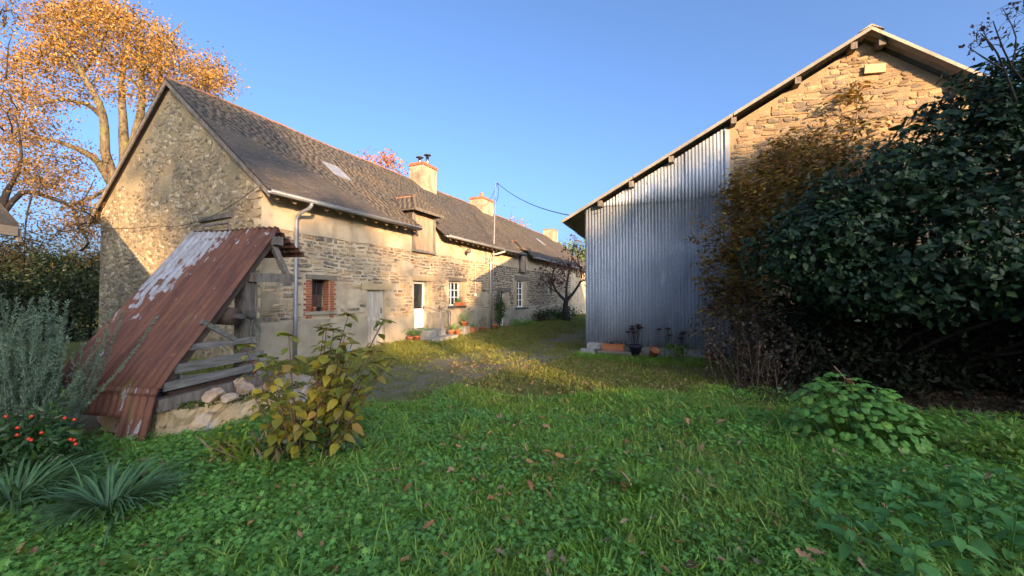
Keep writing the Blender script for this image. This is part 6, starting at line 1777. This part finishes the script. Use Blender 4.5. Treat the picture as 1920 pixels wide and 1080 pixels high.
while k < 170:
    yy = random.uniform(2.2, 5.4); xx = random.uniform(-.9, .95) * yy * 1.1
    if not bool(lush(np.array([xx]), np.array([yy]))[0]) or xx < -1.2: continue
    o = link('fallen_leaf', FLm[k % 6]); s = random.uniform(.6, 1.3); o.location = (xx, yy, float(gh(xx, yy)) + random.uniform(.07, .12)); o.scale = (s, s, s); o.rotation_euler = (random.gauss(0, .4), random.gauss(0, .4), random.uniform(0, 6.28))
    tag(o, 'curled brown oak leaf lying in the foreground grass', 'leaf', 'fallen leaves in the lawn'); k += 1
o = link('fallen_leaf', FLm[0]); c = G(1185, 945); o.location = (c[0], c[1], .13); o.scale = (1.5, 1.5, 1.5); o.rotation_euler = (.9, .2, 1.2); tag(o, 'largest bright orange fallen leaf standing up in the lawn', 'leaf')

# ================================================================== UNSEEN TREES BEHIND THE CAMERA, SHAPED FOR THE SHADE THEY CAST ON THE YARD
SH = np.array((math.sin(SUN_AZ), -math.cos(SUN_AZ))); SR = np.array((math.cos(SUN_AZ), math.sin(SUN_AZ)))
def behind(u, k): q = SR * u + SH * k; return (q[0], q[1])
KB = 40.0; DH = (KB - 14) * math.tan(SUN_EL)
tops = [(-24, 12.5), (-14, 12.5), (-9.6, 10.8), (-8.2, 8.5), (-7.0, 5.0), (-5, 4.2), (-2, 3.7), (-1.5, 3.3), (-1.25, 2.2), (-.5, 2.2), (-.2, 3.4), (.8, 4.2), (2, 3.4), (3.4, 3.3), (3.9, 1.6), (4.6, 1.6), (5.0, 3.6), (5.9, 5.3), (6.3, 6.6), (7, 7.4), (8.3, 8.5), (9.5, 8.4), (11, 7.4), (14, 6.2), (20, 5.0)]  # skyline shaped so chosen spots stay sunlit and the rest shaded
hedge_mass('unseen_shade_belt', 'unseen tall belt of mixed trees far behind the viewpoint shading the lawn', [(*behind(u, KB), t + DH, 1.0) for u, t in tops], 4600, 22, .34, m_hedge, 0, spread=.34)
def shade_tree(label, u, k, Hh, w, z0, n, per):
    dk = (KB - 14) * math.tan(SUN_EL); k += KB - 14; Hh += dk; z0 += dk
    b = np.array((*behind(u, k), 0.0))
    limbs = [([b, b + (0.1, 0, Hh*.3), b + (0, .1, Hh*.8)], .26, .08)]
    for j in range(9):
        a = j * .8; limbs.append(([b + (0, 0, z0 - .5 + .1*j), b + (w*.5*math.cos(a), w*.5*math.sin(a), z0 + (Hh - z0)*.4), b + (w*.85*math.cos(a), w*.85*math.sin(a), z0 + (Hh - z0)*(.5 + .05*j))], .09, .02))
    C = ellipsoid_pts(n, b + np.array((0, 0, (z0 + Hh)/2)), (w, w, (Hh - z0)/2))
    make_tree('unseen_shade_tree', label, 'tree', b, limbs, C, per, .36, .22, .6, m_oakleaf_dk, m_bark, .025, group='trees far behind the viewpoint')
shade_tree('unseen dense young tree behind the viewpoint shading the rusty roof', -2.8, 15, 8.6, 1.6, 3.6, 210, 38)
shade_tree('unseen round bushy tree behind the viewpoint shading the well rails', -1.1, 16, 7.2, 1.2, 4.15, 110, 38)
shade_tree('unseen half bare oak behind the viewpoint dappling the gable', -3.3, 17, 13.2, 2.5, 8.2, 165, 34)
shade_tree('unseen small leafy tree behind the viewpoint shading the house corner', 0.1, 15, 8.9, 1.5, 4.2, 150, 34)
shade_tree('unseen leafy tree behind the viewpoint shading the metal wall', 8.6, 16, 8.4, 1.9, 3.5, 150, 40)
shade_tree('unseen broad tree behind the viewpoint shading the evergreen shrub', 12.6, 15, 8.2, 2.6, 3.0, 190, 40)
shade_tree('unseen thin tree behind the viewpoint dappling the front wall', 3.0, 18, 9.6, 2.8, 5.4, 56, 30)
